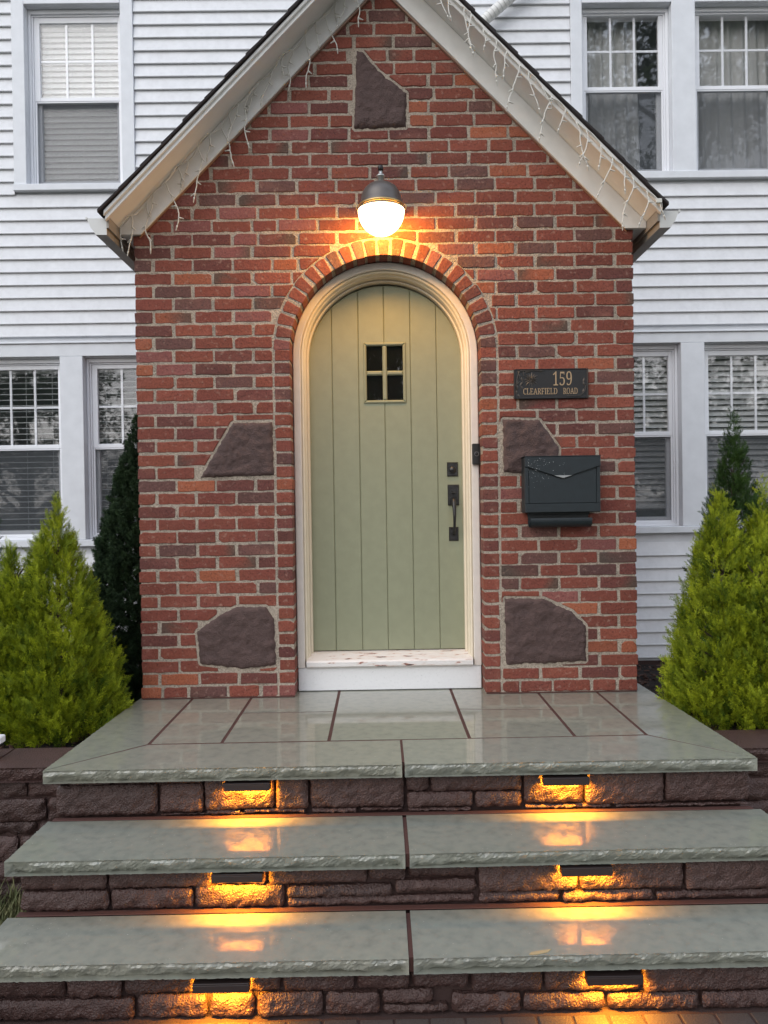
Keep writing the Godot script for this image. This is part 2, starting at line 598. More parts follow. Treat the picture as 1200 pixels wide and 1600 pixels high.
	# ground
	var so := mat("soil", lin(0.030, 0.019, 0.014), 1.0, noise_texture(noise(FastNoiseLite.TYPE_CELLULAR, 0.08, 3, 61), [[0.0, g(0.4)], [1.0, g(1.0)]]), 2.5, n_grit, 2.0)
	layer(so, t_cloud, 1.0)
	var lw := mat("lawn", lin(0.045, 0.06, 0.022), 1.0, t_mottle, 1.0, n_grit, 2.0)
	layer(lw, t_cloud, 0.11)
	var pv := mat("paver", lin(0.085, 0.072, 0.066), 0.45, t_mottle, 4.0, n_fine, 0.7, true)
	pv.clearcoat_enabled = true
	pv.clearcoat = 0.5
	pv.clearcoat_roughness = 0.15
	mat("asphalt", lin(0.05, 0.05, 0.052), 0.9, t_mottle, 1.5, n_grit, 1.0)
	mat("leaf_chip", lin(0.36, 0.27, 0.14), 0.7)
	var fo := mat("foliage", Color.WHITE, 0.65, null, 1.0, null, 1.0, true)
	fo.backlight_enabled = true
	fo.backlight = g(0.35)
	fo.metallic_specular = 0.35
	mat("bark", lin(0.07, 0.05, 0.036), 0.95, t_mottle, 3.0, n_grit, 1.5)

# ------------------------------------------------------------------ the brick entry
func rake_y(x: float) -> float:            # lower edge of the rake board
	return 3.697 - 1.0145 * absf(x - AX)

func arch_poly(half: float, cy: float, y0: float, steps := 40) -> PackedVector2Array:
	var p := PackedVector2Array()
	p.append(Vector2(AX - half, y0))
	p.append(Vector2(AX + half, y0))
	for i in steps + 1:
		var t := PI * i / steps
		p.append(Vector2(AX + half * cos(t), cy + half * sin(t)))
	return p

func brick_tone() -> Color:
	var k := rng.randf()
	var c: Color
	if k < 0.64:
		c = Color(0.180, 0.048, 0.033).lerp(Color(0.245, 0.066, 0.040), rng.randf())
	elif k < 0.80:
		c = Color(0.125, 0.042, 0.034).lerp(Color(0.165, 0.050, 0.039), rng.randf())
	elif k < 0.86:
		c = Color(0.28, 0.082, 0.042).lerp(Color(0.36, 0.108, 0.050), rng.randf())
	elif k < 0.94:
		c = Color(0.115, 0.052, 0.044).lerp(Color(0.145, 0.066, 0.055), rng.randf())
	else:
		c = Color(0.24, 0.082, 0.070)
	return c * rng.randf_range(0.78, 0.98)

# outline of one brick with worn corners and uneven arrises
func brick_outline(x0: float, x1: float, y0: float, y1: float) -> PackedVector2Array:
	var p := PackedVector2Array()
	var j := func(a: float) -> float: return rng.randf_range(-a, a)
	var cs := []
	for k in 4: cs.append(rng.randf_range(0.002, 0.006) if rng.randf() > 0.06 else rng.randf_range(0.010, 0.020))
	var n := maxi(2, int((x1 - x0) / 0.03))
	p.append(Vector2(x0 + cs[0], y0 + j.call(0.001)))
	for i in range(1, n): p.append(Vector2(lerpf(x0, x1, float(i) / n), y0 + j.call(0.0026)))
	p.append(Vector2(x1 - cs[1], y0 + j.call(0.001)))
	p.append(Vector2(x1 + j.call(0.001), y0 + cs[1] * 0.8))
	p.append(Vector2(x1 + j.call(0.003), y1 - cs[2] * 0.8))
	p.append(Vector2(x1 - cs[2], y1 + j.call(0.001)))
	for i in range(1, n): p.append(Vector2(lerpf(x1, x0, float(i) / n), y1 + j.call(0.0026)))
	p.append(Vector2(x0 + cs[3], y1 + j.call(0.001)))
	p.append(Vector2(x0 + j.call(0.003), y1 - cs[3] * 0.8))
	p.append(Vector2(x0 + j.call(0.001), y0 + cs[0] * 0.8))
	return p

# kiln marks: paler bands where bricks touched, now and then a burnt end
func fire(at: Vector2) -> void:
	fire_tone = brick_tone()
	fire_strength = rng.randf_range(0.05, 0.28)
	fire_seed = rng.randf() * 500.0
	fire_burnt = 0.0 if rng.randf() > 0.10 else (1.0 if rng.randf() < 0.5 else -1.0)
	fire_at = at
	firing = true

func fired(v: Vector3) -> Color:
	var n := lump_noise.get_noise_2d(v.x * 260.0 + fire_seed, v.y * 60.0 + fire_seed)
	var c := fire_tone * (1.0 + 0.55 * fire_strength * n)
	if n > 0.15:
		c = c.lerp(Color(0.33, 0.135, 0.095), clampf((n - 0.15) * 2.2 * fire_strength, 0.0, 0.5))
	var end := (v.x - fire_at.x) * fire_burnt
	if fire_burnt != 0.0 and end > 0.045:
		c = c.lerp(Color(0.07, 0.058, 0.045), clampf((end - 0.045) / 0.02, 0.0, 0.75))
	return c

func middle(poly: PackedVector2Array) -> Vector2:
	var c := Vector2.ZERO
	for q in poly: c += q
	return c / poly.size()

func brick_mesh(poly: PackedVector2Array, z0: float) -> ArrayMesh:
	var st := begin()
	fire(middle(poly))
	extrude(st, poly, z0, rng.randf_range(-0.0006, 0.003), 0.0026, Transform3D.IDENTITY, false)
	firing = false
	return done(st)

func stone_outlines() -> Array:
	return [
		[Vector2(-0.080, 3.366), Vector2(-0.048, 3.359), Vector2(0.028, 3.262), Vector2(0.176, 3.146), Vector2(0.172, 2.968), Vector2(-0.098, 2.962), Vector2(-0.086, 3.26)],
		[Vector2(-0.757, 1.440), Vector2(-0.550, 1.442), Vector2(-0.547, 1.165), Vector2(-0.930, 1.157), Vector2(-0.855, 1.28)],
		[Vector2(-0.850, 0.430), Vector2(-0.752, 0.478), Vector2(-0.60, 0.475), Vector2(-0.558, 0.41), Vector2(-0.552, 0.170), Vector2(-0.739, 0.153), Vector2(-0.948, 0.184), Vector2(-0.962, 0.352)],
		[Vector2(0.655, 1.439), Vector2(0.848, 1.432), Vector2(0.948, 1.284), Vector2(0.945, 1.20), Vector2(0.765, 1.153), Vector2(0.658, 1.163)],
		[Vector2(0.652, 0.500), Vector2(0.857, 0.494), Vector2(1.005, 0.425), Vector2(1.076, 0.350), Vector2(1.076, 0.163), Vector2(0.655, 0.150)],
	]

func build_entry() -> void:
	var e := thing("brick_entry", "red brick gabled entry vestibule with an arched green door and white rake trim", "entryway")
	var xl := -1.256
	var xr := 1.348
	var opening := arch_poly(0.500, 1.806, -0.05)
	# mortar body of the front wall, notched for the doorway
	var gable := PackedVector2Array([Vector2(xl + 0.006, 0.002), Vector2(xr - 0.006, 0.002), Vector2(xr - 0.006, 2.42), Vector2(AX, 3.74), Vector2(xl + 0.006, 2.42)])
	put("wall", extruded(Geometry2D.clip_polygons(gable, arch_poly(0.502, 1.806, -0.05))[0], -0.24, -0.0022), mats.mortar, e)
	# field stones set among the bricks
	var keep_out := []
	for s in stone_outlines():
		put("field_stone", field_stone(s, -0.05, 0.018, 0.0095), mats.field_stone, e)
		keep_out.append(Geometry2D.offset_polygon(ccw(PackedVector2Array(s)), 0.013, Geometry2D.JOIN_ROUND)[0])
	keep_out.append(arch_poly(0.592, 1.806, -0.1))
	var left_jamb := AX - 0.592
	var right_jamb := AX + 0.592
	keep_out.append(PackedVector2Array([Vector2(left_jamb, -0.1), Vector2(right_jamb, -0.1), Vector2(right_jamb, 1.81), Vector2(left_jamb, 1.81)]))
	var shelter := PackedVector2Array([Vector2(xl - 0.02, -0.1), Vector2(xr + 0.02, -0.1), Vector2(xr + 0.02, rake_y(xr) + 0.03), Vector2(AX, rake_y(AX) + 0.02), Vector2(xl - 0.02, rake_y(xl) + 0.03)])
	# field bricks, course by course
	var pieces := []
	var full := 0.1915
	var joint := 0.0155
	for row in 54:
		var y0 := 0.0065 + row * COURSE
		var y1 := y0 + 0.0565
		if y0 > 3.62:
			break
		var odd := row % 2 == 1
		var spans := []
		if y1 < 1.83:
			spans = [[xl, left_jamb, false], [right_jamb, xr, true]]
		else:
			spans = [[xl, xr, false]]
		for sp in spans:
			var w: float = sp[1] - sp[0]
			var lens := []
			if y1 < 1.83:
				lens = [0.088, full, full] if odd else [full, full, full]
				var used := 0.0
				for l in lens: used += l + joint
				lens.append(w - used)
				if row == 0:
					lens = [0.10, 0.12, full, 0.155, w - 0.10 - 0.12 - full - 0.155 - joint * 4]
				if sp[2]:
					lens.reverse()
			else:
				lens = [0.088] if odd else []
				var room := w - (0.088 + joint) * (2 if odd else 0)
				var count := int((room + joint) / (full + joint))
				var closer := room - count * (full + joint)
				var where := (row * 5 + 3) % maxi(1, count)
				for k in count:
					if k == where and closer > 0.03:
						lens.append(closer)
					lens.append(full)
				if odd:
					lens.append(0.088)
			var x: float = sp[0]
			var ydrift := rng.randf_range(-0.002, 0.002)
			for l in lens:
				var a := x + rng.randf_range(-0.003, 0.003) * (0.0 if x == sp[0] else 1.0)
				var b: float = x + l + rng.randf_range(-0.003, 0.003)
				if absf(x + l - xr) < 0.002:
					b = xr + rng.randf_range(-0.003, 0.003)
				if x == xl:
					a = xl + rng.randf_range(-0.003, 0.003)
				x += l + joint
				var dy := ydrift + rng.randf_range(-0.0012, 0.0012)
				var parts := [brick_outline(a, b, y0 + dy, y1 + dy + rng.randf_range(-0.0015, 0.0015))]
				for k in keep_out:
					var next := []
					for q in parts:
						for c in Geometry2D.clip_polygons(q, k): next.append(c)
					parts = next
				for q in parts:
					for c in Geometry2D.intersect_polygons(q, shelter):
						var clean := Geometry2D.offset_polygon(c, -0.0001)
						if area(c) > 0.0011 and clean.size() == 1:
							pieces.append(clean[0])
	pieces.sort_custom(func(p, q): return area(p) > area(q))
	var rest := begin()
	for k in pieces.size():
		if k < 300:
			put("brick", brick_mesh(pieces[k], -0.03), mats.brick, e)
		else:
			fire(middle(pieces[k]))
			extrude(rest, pieces[k], -0.03, rng.randf_range(-0.0006, 0.003), 0.0026, Transform3D.IDENTITY, false)
			firing = false
	if pieces.size() > 300:
		put("cut_bricks", done(rest), mats.brick, e).set_meta("kind", "stuff")
	# jamb headers either side of the doorway
	for row in 27:
		var y0 := 0.0065 + row * COURSE
		for s in [-1, 1]:
			var x0: float = AX - 0.580 if s < 0 else AX + 0.499
			var w := rng.randf_range(-0.002, 0.002)
			put("jamb_brick", brick_mesh(brick_outline(x0 + w, x0 + 0.081 + w, y0, y0 + 0.055), -0.125), mats.brick, e)
	# arch of rowlocks
	var count := 25
	for i in count:
		var t0 := PI * (i + 0.09) / count
		var t1 := PI * (i + 0.91) / count
		var ra := 0.4985 + rng.randf_range(-0.002, 0.002)
		var rb := 0.583 + rng.randf_range(-0.006, 0.005)
		var p := PackedVector2Array()
		var tw := rng.randf_range(-0.006, 0.006)
		for q in [[ra, t0 + 0.01], [ra, t1 - 0.01], [rb - 0.006, t1], [rb, t1 - 0.016], [rb + rng.randf_range(-0.002, 0.002), (t0 + t1) * 0.5], [rb, t0 + 0.016], [rb - 0.006, t0]]:
			p.append(Vector2(AX + q[0] * cos(q[1] + tw), 1.806 + q[0] * sin(q[1] + tw)))
		put("arch_brick", brick_mesh(p, -0.125), mats.brick, e)
	# side walls back to the house
	for s in [-1, 1]:
		var x: float = xl if s < 0 else xr
		var lo := minf(x - s * 0.006, x - s * 0.2)
		var hi := maxf(x - s * 0.006, x - s * 0.2)
		put("side_wall", box_mesh(Vector3(lo, 0.002, HZ - 0.02), Vector3(hi, 2.42, -0.242)), mats.mortar, e)
		var st := begin()
		for row in 35:
			var z := -0.014 - (0.1 if row % 2 else 0.0)
			while z > -1.85:
				var z1 := maxf(z - full, -1.89)
				var y0 := 0.0065 + row * COURSE
				st.set_color(brick_tone())
				box(st, Vector3(minf(x, x - s * 0.03), y0, z1), Vector3(maxf(x, x - s * 0.03), y0 + 0.056, z), 0.002)
				z -= full + joint
		put("side_brickwork", done(st), mats.brick, e).set_meta("kind", "stuff")
	build_rakes(e)
	build_door(e)

func mirrored(p: PackedVector2Array, s: int) -> PackedVector2Array:
	if s < 0:
		return p
	var q := PackedVector2Array()
	for v in p: q.append(Vector2(2.0 * AX - v.x, v.y))
	return q

func build_rakes(e: Node3D) -> void:
	var k := 1.0145
	var top := 3.697
	var ends := -1.322
	var line := func(x: float, off: float) -> Vector2: return Vector2(x, top + off + k * (x - AX))
	var roof := branch("roof", e)
	for s in [-1, 1]:
		var mid := AX - 0.0006
		var fr := PackedVector2Array([Vector2(-1.213, 2.42), line.call(mid, 0.0), line.call(mid, 0.143), line.call(ends, 0.143), Vector2(ends, 2.42)])
		put("frieze_board", extruded(mirrored(fr, s), -0.004, 0.024, 0.002), mats.rake_white, e)
		var strip := PackedVector2Array([Vector2(-1.222, 2.408), line.call(mid, -0.0135), line.call(mid, -0.0015), Vector2(-1.214, 2.4175)])
		put("edge_strip", extruded(mirrored(strip, s), -0.004, 0.016, 0.001), mats.tan_strip, e)
		var so := PackedVector2Array([line.call(ends, 0.145), line.call(mid, 0.145), line.call(mid, 0.158), line.call(ends, 0.158)])
		put("soffit", extruded(mirrored(so, s), -0.002, 0.178), mats.rake_white, e)
		var fa := PackedVector2Array([line.call(-1.334, 0.133), line.call(mid, 0.133), line.call(mid, 0.176), line.call(-1.334, 0.176)])
		put("fascia", extruded(mirrored(fa, s), 0.18, 0.200, 0.002), mats.rake_white, e)
		var cr := PackedVector2Array([line.call(-1.338, 0.157), line.call(mid, 0.157), line.call(mid, 0.182), line.call(-1.338, 0.182)])
		put("crown_strip", extruded(mirrored(cr, s), 0.2005, 0.214, 0.004), mats.rake_white, e)
		# deck and shingle courses
		var deck := PackedVector2Array([line.call(ends, 0.16), line.call(mid, 0.16), line.call(mid, 0.183), line.call(ends - 0.02, 0.183)])
		put("deck", extruded(mirrored(deck, s), HZ + 0.01, 0.178), mats.tan_strip, roof)
		var x := -1.362
		while x < AX - 0.01:
			var x1 := minf(x + 0.105 + rng.randf_range(-0.004, 0.004), mid)
			var up := minf(x1 + 0.05, mid)
			var sh := PackedVector2Array([line.call(x, 0.191), line.call(up, 0.1845), line.call(up, 0.194), line.call(x, 0.2065)])
			if up - x > 0.03:
				put("shingle_course", extruded(mirrored(sh, s), HZ + 0.01, 0.226 + rng.randf_range(-0.004, 0.004)), mats.shingle, roof)
			x = x1
		# eave: soffit board, fascia board, gutter with its end cap
		var side := func(a: float, b: float, y0: float, y1: float) -> PackedVector2Array:
			return mirrored(PackedVector2Array([Vector2(a, y0), Vector2(b, y0), Vector2(b, y1), Vector2(a, y1)]), s)
		put("eave_soffit", extruded(side.call(-1.318, -1.250, 2.421, 2.432), HZ + 0.01, -0.006), mats.gutter_white, e)
		put("eave_fascia", extruded(side.call(-1.3345, -1.3235, 2.400, 2.480), HZ + 0.01, 0.1785), mats.gutter_brown, e)
		var gp := PackedVector2Array([Vector2(-1.3365, 2.368), Vector2(-1.392, 2.369), Vector2(-1.400, 2.384), Vector2(-1.416, 2.404), Vector2(-1.424, 2.428), Vector2(-1.432, 2.440), Vector2(-1.432, 2.451), Vector2(-1.3365, 2.449)])
		var gutter := put("gutter", extruded(mirrored(gp, s), HZ + 0.012, 0.168), mats.gutter_brown, e)
		put("end_cap", extruded(mirrored(gp, s), 0.1682, 0.172), mats.gutter_white, gutter)
		var lipp := PackedVector2Array([Vector2(-1.4285, 2.4515), Vector2(-1.4375, 2.443), Vector2(-1.4425, 2.452), Vector2(-1.436, 2.4595)])
		put("lip", extruded(mirrored(lipp, s), HZ + 0.012, 0.1735), mats.gutter_white, gutter)

# moulding that runs up one jamb, round the arch and down the other; profile of Vector2(radius, z)
func arch_sweep(profile: Array, cy: float, y0: float, steps := 48) -> ArrayMesh:
	var st := begin()
	var cols := []
	for i in steps + 3:
		var col := []
		for p in profile:
			if i == 0: col.append(Vector3(AX + p.x, y0, p.y))
			elif i == steps + 2: col.append(Vector3(AX - p.x, y0, p.y))
			else:
				var t := PI * (i - 1) / steps
				col.append(Vector3(AX + p.x * cos(t), cy + p.x * sin(t), p.y))
		cols.append(col)
	for i in cols.size() - 1:
		for k in profile.size() - 1:
			var a: Vector3 = cols[i][k]
			var b: Vector3 = cols[i + 1][k]
			var c: Vector3 = cols[i + 1][k + 1]
			var d: Vector3 = cols[i][k + 1]
			st.set_smooth_group(10 + k)
			var e: Vector2 = profile[k + 1] - profile[k]
			var m := (a + b) * 0.5
			var radial := Vector3(m.x - AX, maxf(0.0, m.y - cy), 0).normalized()
			quad(st, a, b, c, d, Vector3(0, 0, 1) * -e.x + radial * e.y)
	st.set_smooth_group(-1)
	return done(st)

func build_door(e: Node3D) -> void:
	var fr := branch("door_frame", e)
	put("casing", arch_sweep([Vector2(0.4965, -0.24), Vector2(0.4965, -0.112), Vector2(0.492, -0.108), Vector2(0.459, -0.108), Vector2(0.456, -0.112), Vector2(0.456, -0.150)], 1.806, 0.128), mats.frame_white, fr)
	put("moulding", arch_sweep([Vector2(0.4555, -0.128), Vector2(0.449, -0.121), Vector2(0.443, -0.124), Vector2(0.440, -0.132), Vector2(0.4375, -0.150), Vector2(0.4335, -0.153), Vector2(0.431, -0.160), Vector2(0.4305, -0.30)], 1.806, 0.16), mats.frame_cream, fr)
	put("stop", arch_sweep([Vector2(0.4302, -0.205), Vector2(0.4215, -0.207), Vector2(0.4205, -0.211), Vector2(0.4205, -0.30)], 1.803, 0.165), mats.frame_cream, fr)
	# threshold and board below
	var st := begin()
	var prof := PackedVector2Array([Vector2(-0.30, 0.192), Vector2(-0.20, 0.188), Vector2(-0.094, 0.168), Vector2(-0.086, 0.160), Vector2(-0.087, 0.138), Vector2(-0.096, 0.129), Vector2(-0.30, 0.129)])
	var turn := Transform3D(Basis(Vector3(0, 0, 1), Vector3(0, 1, 0), Vector3(1, 0, 0)), Vector3.ZERO)
	extrude(st, prof, AX - 0.447, AX + 0.447, 0.0, turn)
	put("threshold", done(st), mats.threshold, e)
	put("kick_board", box_mesh(Vector3(AX - 0.494, 0.003, -0.24), Vector3(AX + 0.494, 0.127, -0.112), 0.003), mats.kick_white, e)
	# door of six tongued planks
	var d := branch("door", e, Vector3(0, 0, -0.055))
	var shape := arch_poly(0.425, 1.79, 0.194)
	var win := PackedVector2Array([Vector2(-0.062, 1.575), Vector2(0.150, 1.575), Vector2(0.150, 1.887), Vector2(-0.062, 1.887)])
	for half in [[-1.0, AX - 0.002], [AX - 0.002, 1.0]]:
		var strip := PackedVector2Array([Vector2(half[0], 0), Vector2(half[1], 0), Vector2(half[1], 3), Vector2(half[0], 3)])
		for c in Geometry2D.intersect_polygons(arch_poly(0.424, 1.79, 0.197), strip):
			for q in Geometry2D.clip_polygons(c, win):
				put("backing", extruded(q, -0.236, -0.202), mats.door_green, d)
	var seams := [-0.38, -0.248, -0.101, 0.042, 0.187, 0.331, 0.475]
	for i in 6:
		var gap := 0.0006
		var strip := PackedVector2Array([Vector2(seams[i] + gap, 0.1), Vector2(seams[i + 1] - gap, 0.1), Vector2(seams[i + 1] - gap, 2.5), Vector2(seams[i] + gap, 2.5)])
		for c in Geometry2D.intersect_polygons(shape, strip):
			for q in Geometry2D.clip_polygons(c, win):
				put("plank", extruded(q, -0.2019, -0.186, 0.0035), mats.door_green, d)
	# four-light window with its mouldings
	var w := branch("door_window", d)
	var x0 := -0.074
	var x1 := 0.162
	var ya := 1.563
	var yb := 1.899
	var bar := func(p: Array) -> void:
		put("moulding", extruded(PackedVector2Array(p), -0.2, -0.1775, 0.006), mats.door_green, w)
	var b := 0.017
	bar.call([Vector2(x0, ya), Vector2(x1, ya), Vector2(x1 - b, ya + b), Vector2(x0 + b, ya + b)])
	bar.call([Vector2(x0, yb), Vector2(x1, yb), Vector2(x1 - b, yb - b), Vector2(x0 + b, yb - b)])
	bar.call([Vector2(x0, ya + 0.0003), Vector2(x0, yb - 0.0003), Vector2(x0 + b, yb - b), Vector2(x0 + b, ya + b)])
	bar.call([Vector2(x1, ya + 0.0003), Vector2(x1, yb - 0.0003), Vector2(x1 - b, yb - b), Vector2(x1 - b, ya + b)])
	var cx := 0.044
	var cy := 1.731
	var mu := 0.012
	put("muntin", extruded(PackedVector2Array([Vector2(cx - mu, ya + b), Vector2(cx + mu, ya + b), Vector2(cx + mu, yb - b), Vector2(cx - mu, yb - b)]), -0.2, -0.180, 0.007), mats.door_green, w)
	put("muntin", extruded(PackedVector2Array([Vector2(x0 + b, cy - mu), Vector2(cx - mu, cy - mu), Vector2(cx - mu, cy + mu), Vector2(x0 + b, cy + mu)]), -0.2, -0.1805, 0.007), mats.door_green, w)
	put("muntin", extruded(PackedVector2Array([Vector2(cx + mu, cy - mu), Vector2(x1 - b, cy - mu), Vector2(x1 - b, cy + mu), Vector2(cx + mu, cy + mu)]), -0.2, -0.1805, 0.007), mats.door_green, w)
	for px in [[x0 + b - 0.004, cx - mu + 0.004], [cx + mu - 0.004, x1 - b + 0.004]]:
		for py in [[ya + b - 0.004, cy - mu + 0.004], [cy + mu - 0.004, yb - b + 0.004]]:
			put("pane", box_mesh(Vector3(px[0], py[0], -0.1985), Vector3(px[1], py[1], -0.1945)), mats.pane, w)
	# deadbolt and handle set
	var db := branch("deadbolt", d)
	put("plate", extruded(PackedVector2Array([Vector2(0.381, 1.153), Vector2(0.441, 1.153), Vector2(0.441, 1.231), Vector2(0.381, 1.231)]), -0.186, -0.176, 0.004), mats.black_metal, db)
	var st2 := begin()
	lathe(st2, [Vector2(0.0, 0.0), Vector2(0.020, 0.0), Vector2(0.019, 0.004), Vector2(0.0, 0.005)], 20)
	var keyhole := put("cylinder", done(st2), mats.black_plastic, db)
	keyhole.position = Vector3(0.411, 1.188, -0.176)
	keyhole.rotation.x = PI / 2
	var hs := branch("handle_set", d)
	put("upper_plate", extruded(PackedVector2Array([Vector2(0.383, 0.992), Vector2(0.445, 0.992), Vector2(0.445, 1.107), Vector2(0.383, 1.107)]), -0.186, -0.176, 0.004), mats.black_metal, hs)
	put("lower_plate", extruded(PackedVector2Array([Vector2(0.387, 0.795), Vector2(0.439, 0.795), Vector2(0.439, 0.872), Vector2(0.387, 0.872)]), -0.186, -0.177, 0.004), mats.black_metal, hs)
	var st3 := begin()
	box(st3, Vector3(0.402, 1.058, -0.176), Vector3(0.426, 1.066, -0.146), 0.002)
	put("thumb_latch", done(st3), mats.black_metal, hs)
	var st4 := begin()
	var grip := []
	var rad := []
	for i in 17:
		var t := i / 16.0
		grip.append(Vector3(0.413 + 0.001 * sin(t * PI), lerpf(1.028, 0.832, t), -0.176 + 0.052 * pow(sin(PI * clampf(t * 0.94 + 0.03, 0, 1)), 0.6)))
		rad.append(lerpf(0.0125, 0.0075, smoothstep(0.0, 0.75, t)))
	tube(st4, grip, rad, 10)
	put("grip", done(st4), mats.black_metal, hs)
	# narrow dark room behind the door light
	put("inner_wall", box_mesh(Vector3(-1.05, 0.003, -1.2), Vector3(1.14, 2.40, -1.15)), mats.dark_room, e)
	put("ceiling", box_mesh(Vector3(-1.05, 2.41, -1.2), Vector3(1.14, 2.45, -0.305)), mats.dark_room, e)

# ------------------------------------------------------------------ the house behind
# casing rectangles that interrupt the clapboards, per side: x0, x1, y0, y1
func build_house() -> void:
	var h := thing("house", "white clapboard two storey house behind the brick entry", "house")
	# sheathing around the openings: each opening x0, x1, y0, y1
	var openings := [
		[-2.644, -1.916, 3.482, 4.846],
		[1.607, 2.292, 3.520, 4.808], [2.474, 3.165, 3.520, 4.808],
		[-3.105, -2.422, 0.770, 2.165], [-2.245, -1.560, 0.770, 2.165],
		[1.655, 2.334, 0.803, 2.208], [2.518, 3.205, 0.803, 2.208],
	]
	var st := begin()
	var xs := [-6.0, 6.0]
	var ys := [-0.6, 5.7]
	for o in openings:
		xs.append_array([o[0], o[1]])
		ys.append_array([o[2], o[3]])
	xs.sort()
	ys.sort()
	for i in xs.size() - 1:
		for j in ys.size() - 1:
			var cx: float = (xs[i] + xs[i + 1]) * 0.5
			var cy: float = (ys[j] + ys[j + 1]) * 0.5
			var hole := false
			for o in openings:
				if cx > o[0] and cx < o[1] and cy > o[2] and cy < o[3]:
					hole = true
			if not hole and xs[i + 1] - xs[i] > 0.0001 and ys[j + 1] - ys[j] > 0.0001:
				box(st, Vector3(xs[i], ys[j], HZ - 0.14), Vector3(xs[i + 1], ys[j + 1], HZ - 0.006))
	put("wall", done(st), mats.house_trim, h)
	# rooms: floor, ceiling, back and ends so that daylight enters only through the windows
	st = begin()
	box(st, Vector3(-6, -0.6, -5.2), Vector3(6, 5.7, -5.1))
	box(st, Vector3(-6.1, -0.6, -5.2), Vector3(-6, 5.7, HZ - 0.01))
	box(st, Vector3(6, -0.6, -5.2), Vector3(6.1, 5.7, HZ - 0.01))
	box(st, Vector3(-6, 5.6, -5.09), Vector3(6, 5.7, HZ - 0.15))
	box(st, Vector3(-6, 2.55, -5.09), Vector3(6, 2.8, HZ - 0.15))
	box(st, Vector3(-6, -0.2, -5.09), Vector3(6, -0.05, HZ - 0.15))
	box(st, Vector3(-0.1, -0.05, -5.09), Vector3(0.0, 5.6, HZ - 0.15))
	put("interior", done(st), mats.room, h)
	# foundation
	put("foundation", box_mesh(Vector3(-6, -0.7, HZ - 0.2), Vector3(6, -0.235, HZ + 0.005)), mats.step_mortar, h)
	# clapboards, split where casings interrupt them
	var blocks := [[-2.742, -1.819, 3.429, 5.0], [1.518, 3.30, 3.462, 5.0], [-3.22, -1.3, 0.716, 2.282], [1.4, 3.32, 0.749, 2.305]]
	for s in [-1, 1]:
		var base := -0.211 if s > 0 else -0.236
		var row := 0
		while true:
			var y0 := base + row * 0.0985
			var y1 := y0 + 0.0985
			row += 1
			if y0 > 5.6:
				break
			var spans := [[-5.9, AX - 0.001]] if s < 0 else [[AX + 0.001, 5.9]]
			if y1 < 2.3:
				spans = [[-5.9, -1.262]] if s < 0 else [[1.354, 5.9]]
			for b in blocks:
				if y1 > b[2] + 0.004 and y0 < b[3] - 0.004:
					var next := []
					for sp in spans:
						if b[0] >= sp[1] or b[1] <= sp[0]:
							next.append(sp)
						else:
							if b[0] - sp[0] > 0.03: next.append([sp[0], b[0] - 0.001])
							if sp[1] - b[1] > 0.03: next.append([b[1] + 0.001, sp[1]])
					spans = next
			var band: float = 2.282 if s < 0 else 2.305
			if y0 < band and y1 > band:
				y0 = band + 0.001
			for sp in spans:
				var a: float = sp[0]
				var c: float = sp[1]
				var w := rng.randf_range(-0.0006, 0.0006)
				var sb := begin()
				var p := PackedVector2Array([Vector2(HZ - 0.004, y0), Vector2(HZ + 0.0215 + w, y0), Vector2(HZ + 0.023 + w, y0 + 0.004), Vector2(HZ + 0.0195 + w, y0 + 0.018), Vector2(HZ + 0.004, y1 + 0.003), Vector2(HZ - 0.004, y1 + 0.003)])
				extrude(sb, p, a, c, 0.0, Transform3D(Basis(Vector3(0, 0, 1), Vector3(0, 1, 0), Vector3(1, 0, 0)), Vector3.ZERO))
				put("clapboard", done(sb), mats.siding, h)
	# belt boards over the lower windows
	put("belt_board", box_mesh(Vector3(-5.9, 2.172, HZ - 0.004), Vector3(-1.262, 2.268, HZ + 0.030), 0.002), mats.house_trim, h)
	put("drip_cap", box_mesh(Vector3(-5.9, 2.2685, HZ - 0.004), Vector3(-1.262, 2.281, HZ + 0.044), 0.003), mats.house_trim, h)
	put("belt_board", box_mesh(Vector3(1.354, 2.212, HZ - 0.004), Vector3(5.9, 2.290, HZ + 0.030), 0.002), mats.house_trim, h)
	put("drip_cap", box_mesh(Vector3(1.354, 2.2905, HZ - 0.004), Vector3(5.9, 2.303, HZ + 0.044), 0.003), mats.house_trim, h)
	# sills and the posts between paired windows
	var sill := func(x0: float, x1: float, y0: float, y1: float) -> void:
		put("window_sill", box_mesh(Vector3(x0, y0, HZ - 0.05), Vector3(x1, y1, HZ + 0.048), 0.004), mats.house_trim, h)
	sill.call(-2.744, -1.817, 3.430, 3.481)
	sill.call(1.516, 3.30, 3.463, 3.519)
	sill.call(-3.22, -1.40, 0.718, 0.769)
	sill.call(1.45, 3.32, 0.751, 0.802)
	var post := func(called: String, x0: float, x1: float, y0: float, y1: float, lift := 0.0) -> void:
		put(called, box_mesh(Vector3(x0, y0, HZ - 0.10), Vector3(x1, y1, HZ + 0.032 + lift), 0.003), mats.house_trim, h)
	post.call("window_casing", -2.741, -2.645, 3.482, 4.95)
	post.call("window_casing", -1.915, -1.820, 3.482, 4.95)
	post.call("window_casing", -2.644, -1.916, 4.847, 4.95, 0.001)
	post.call("window_casing", 1.519, 1.606, 3.520, 4.95)
	post.call("window_post", 2.293, 2.473, 3.520, 4.95)
	post.call("window_casing", 3.166, 3.299, 3.520, 4.95)
	post.call("window_casing", 1.607, 2.292, 4.809, 4.95, 0.001)
	post.call("window_casing", 2.474, 3.165, 4.809, 4.95, 0.001)
	post.call("window_casing", -3.219, -3.106, 0.770, 2.171)
	post.call("window_post", -2.421, -2.246, 0.770, 2.171)
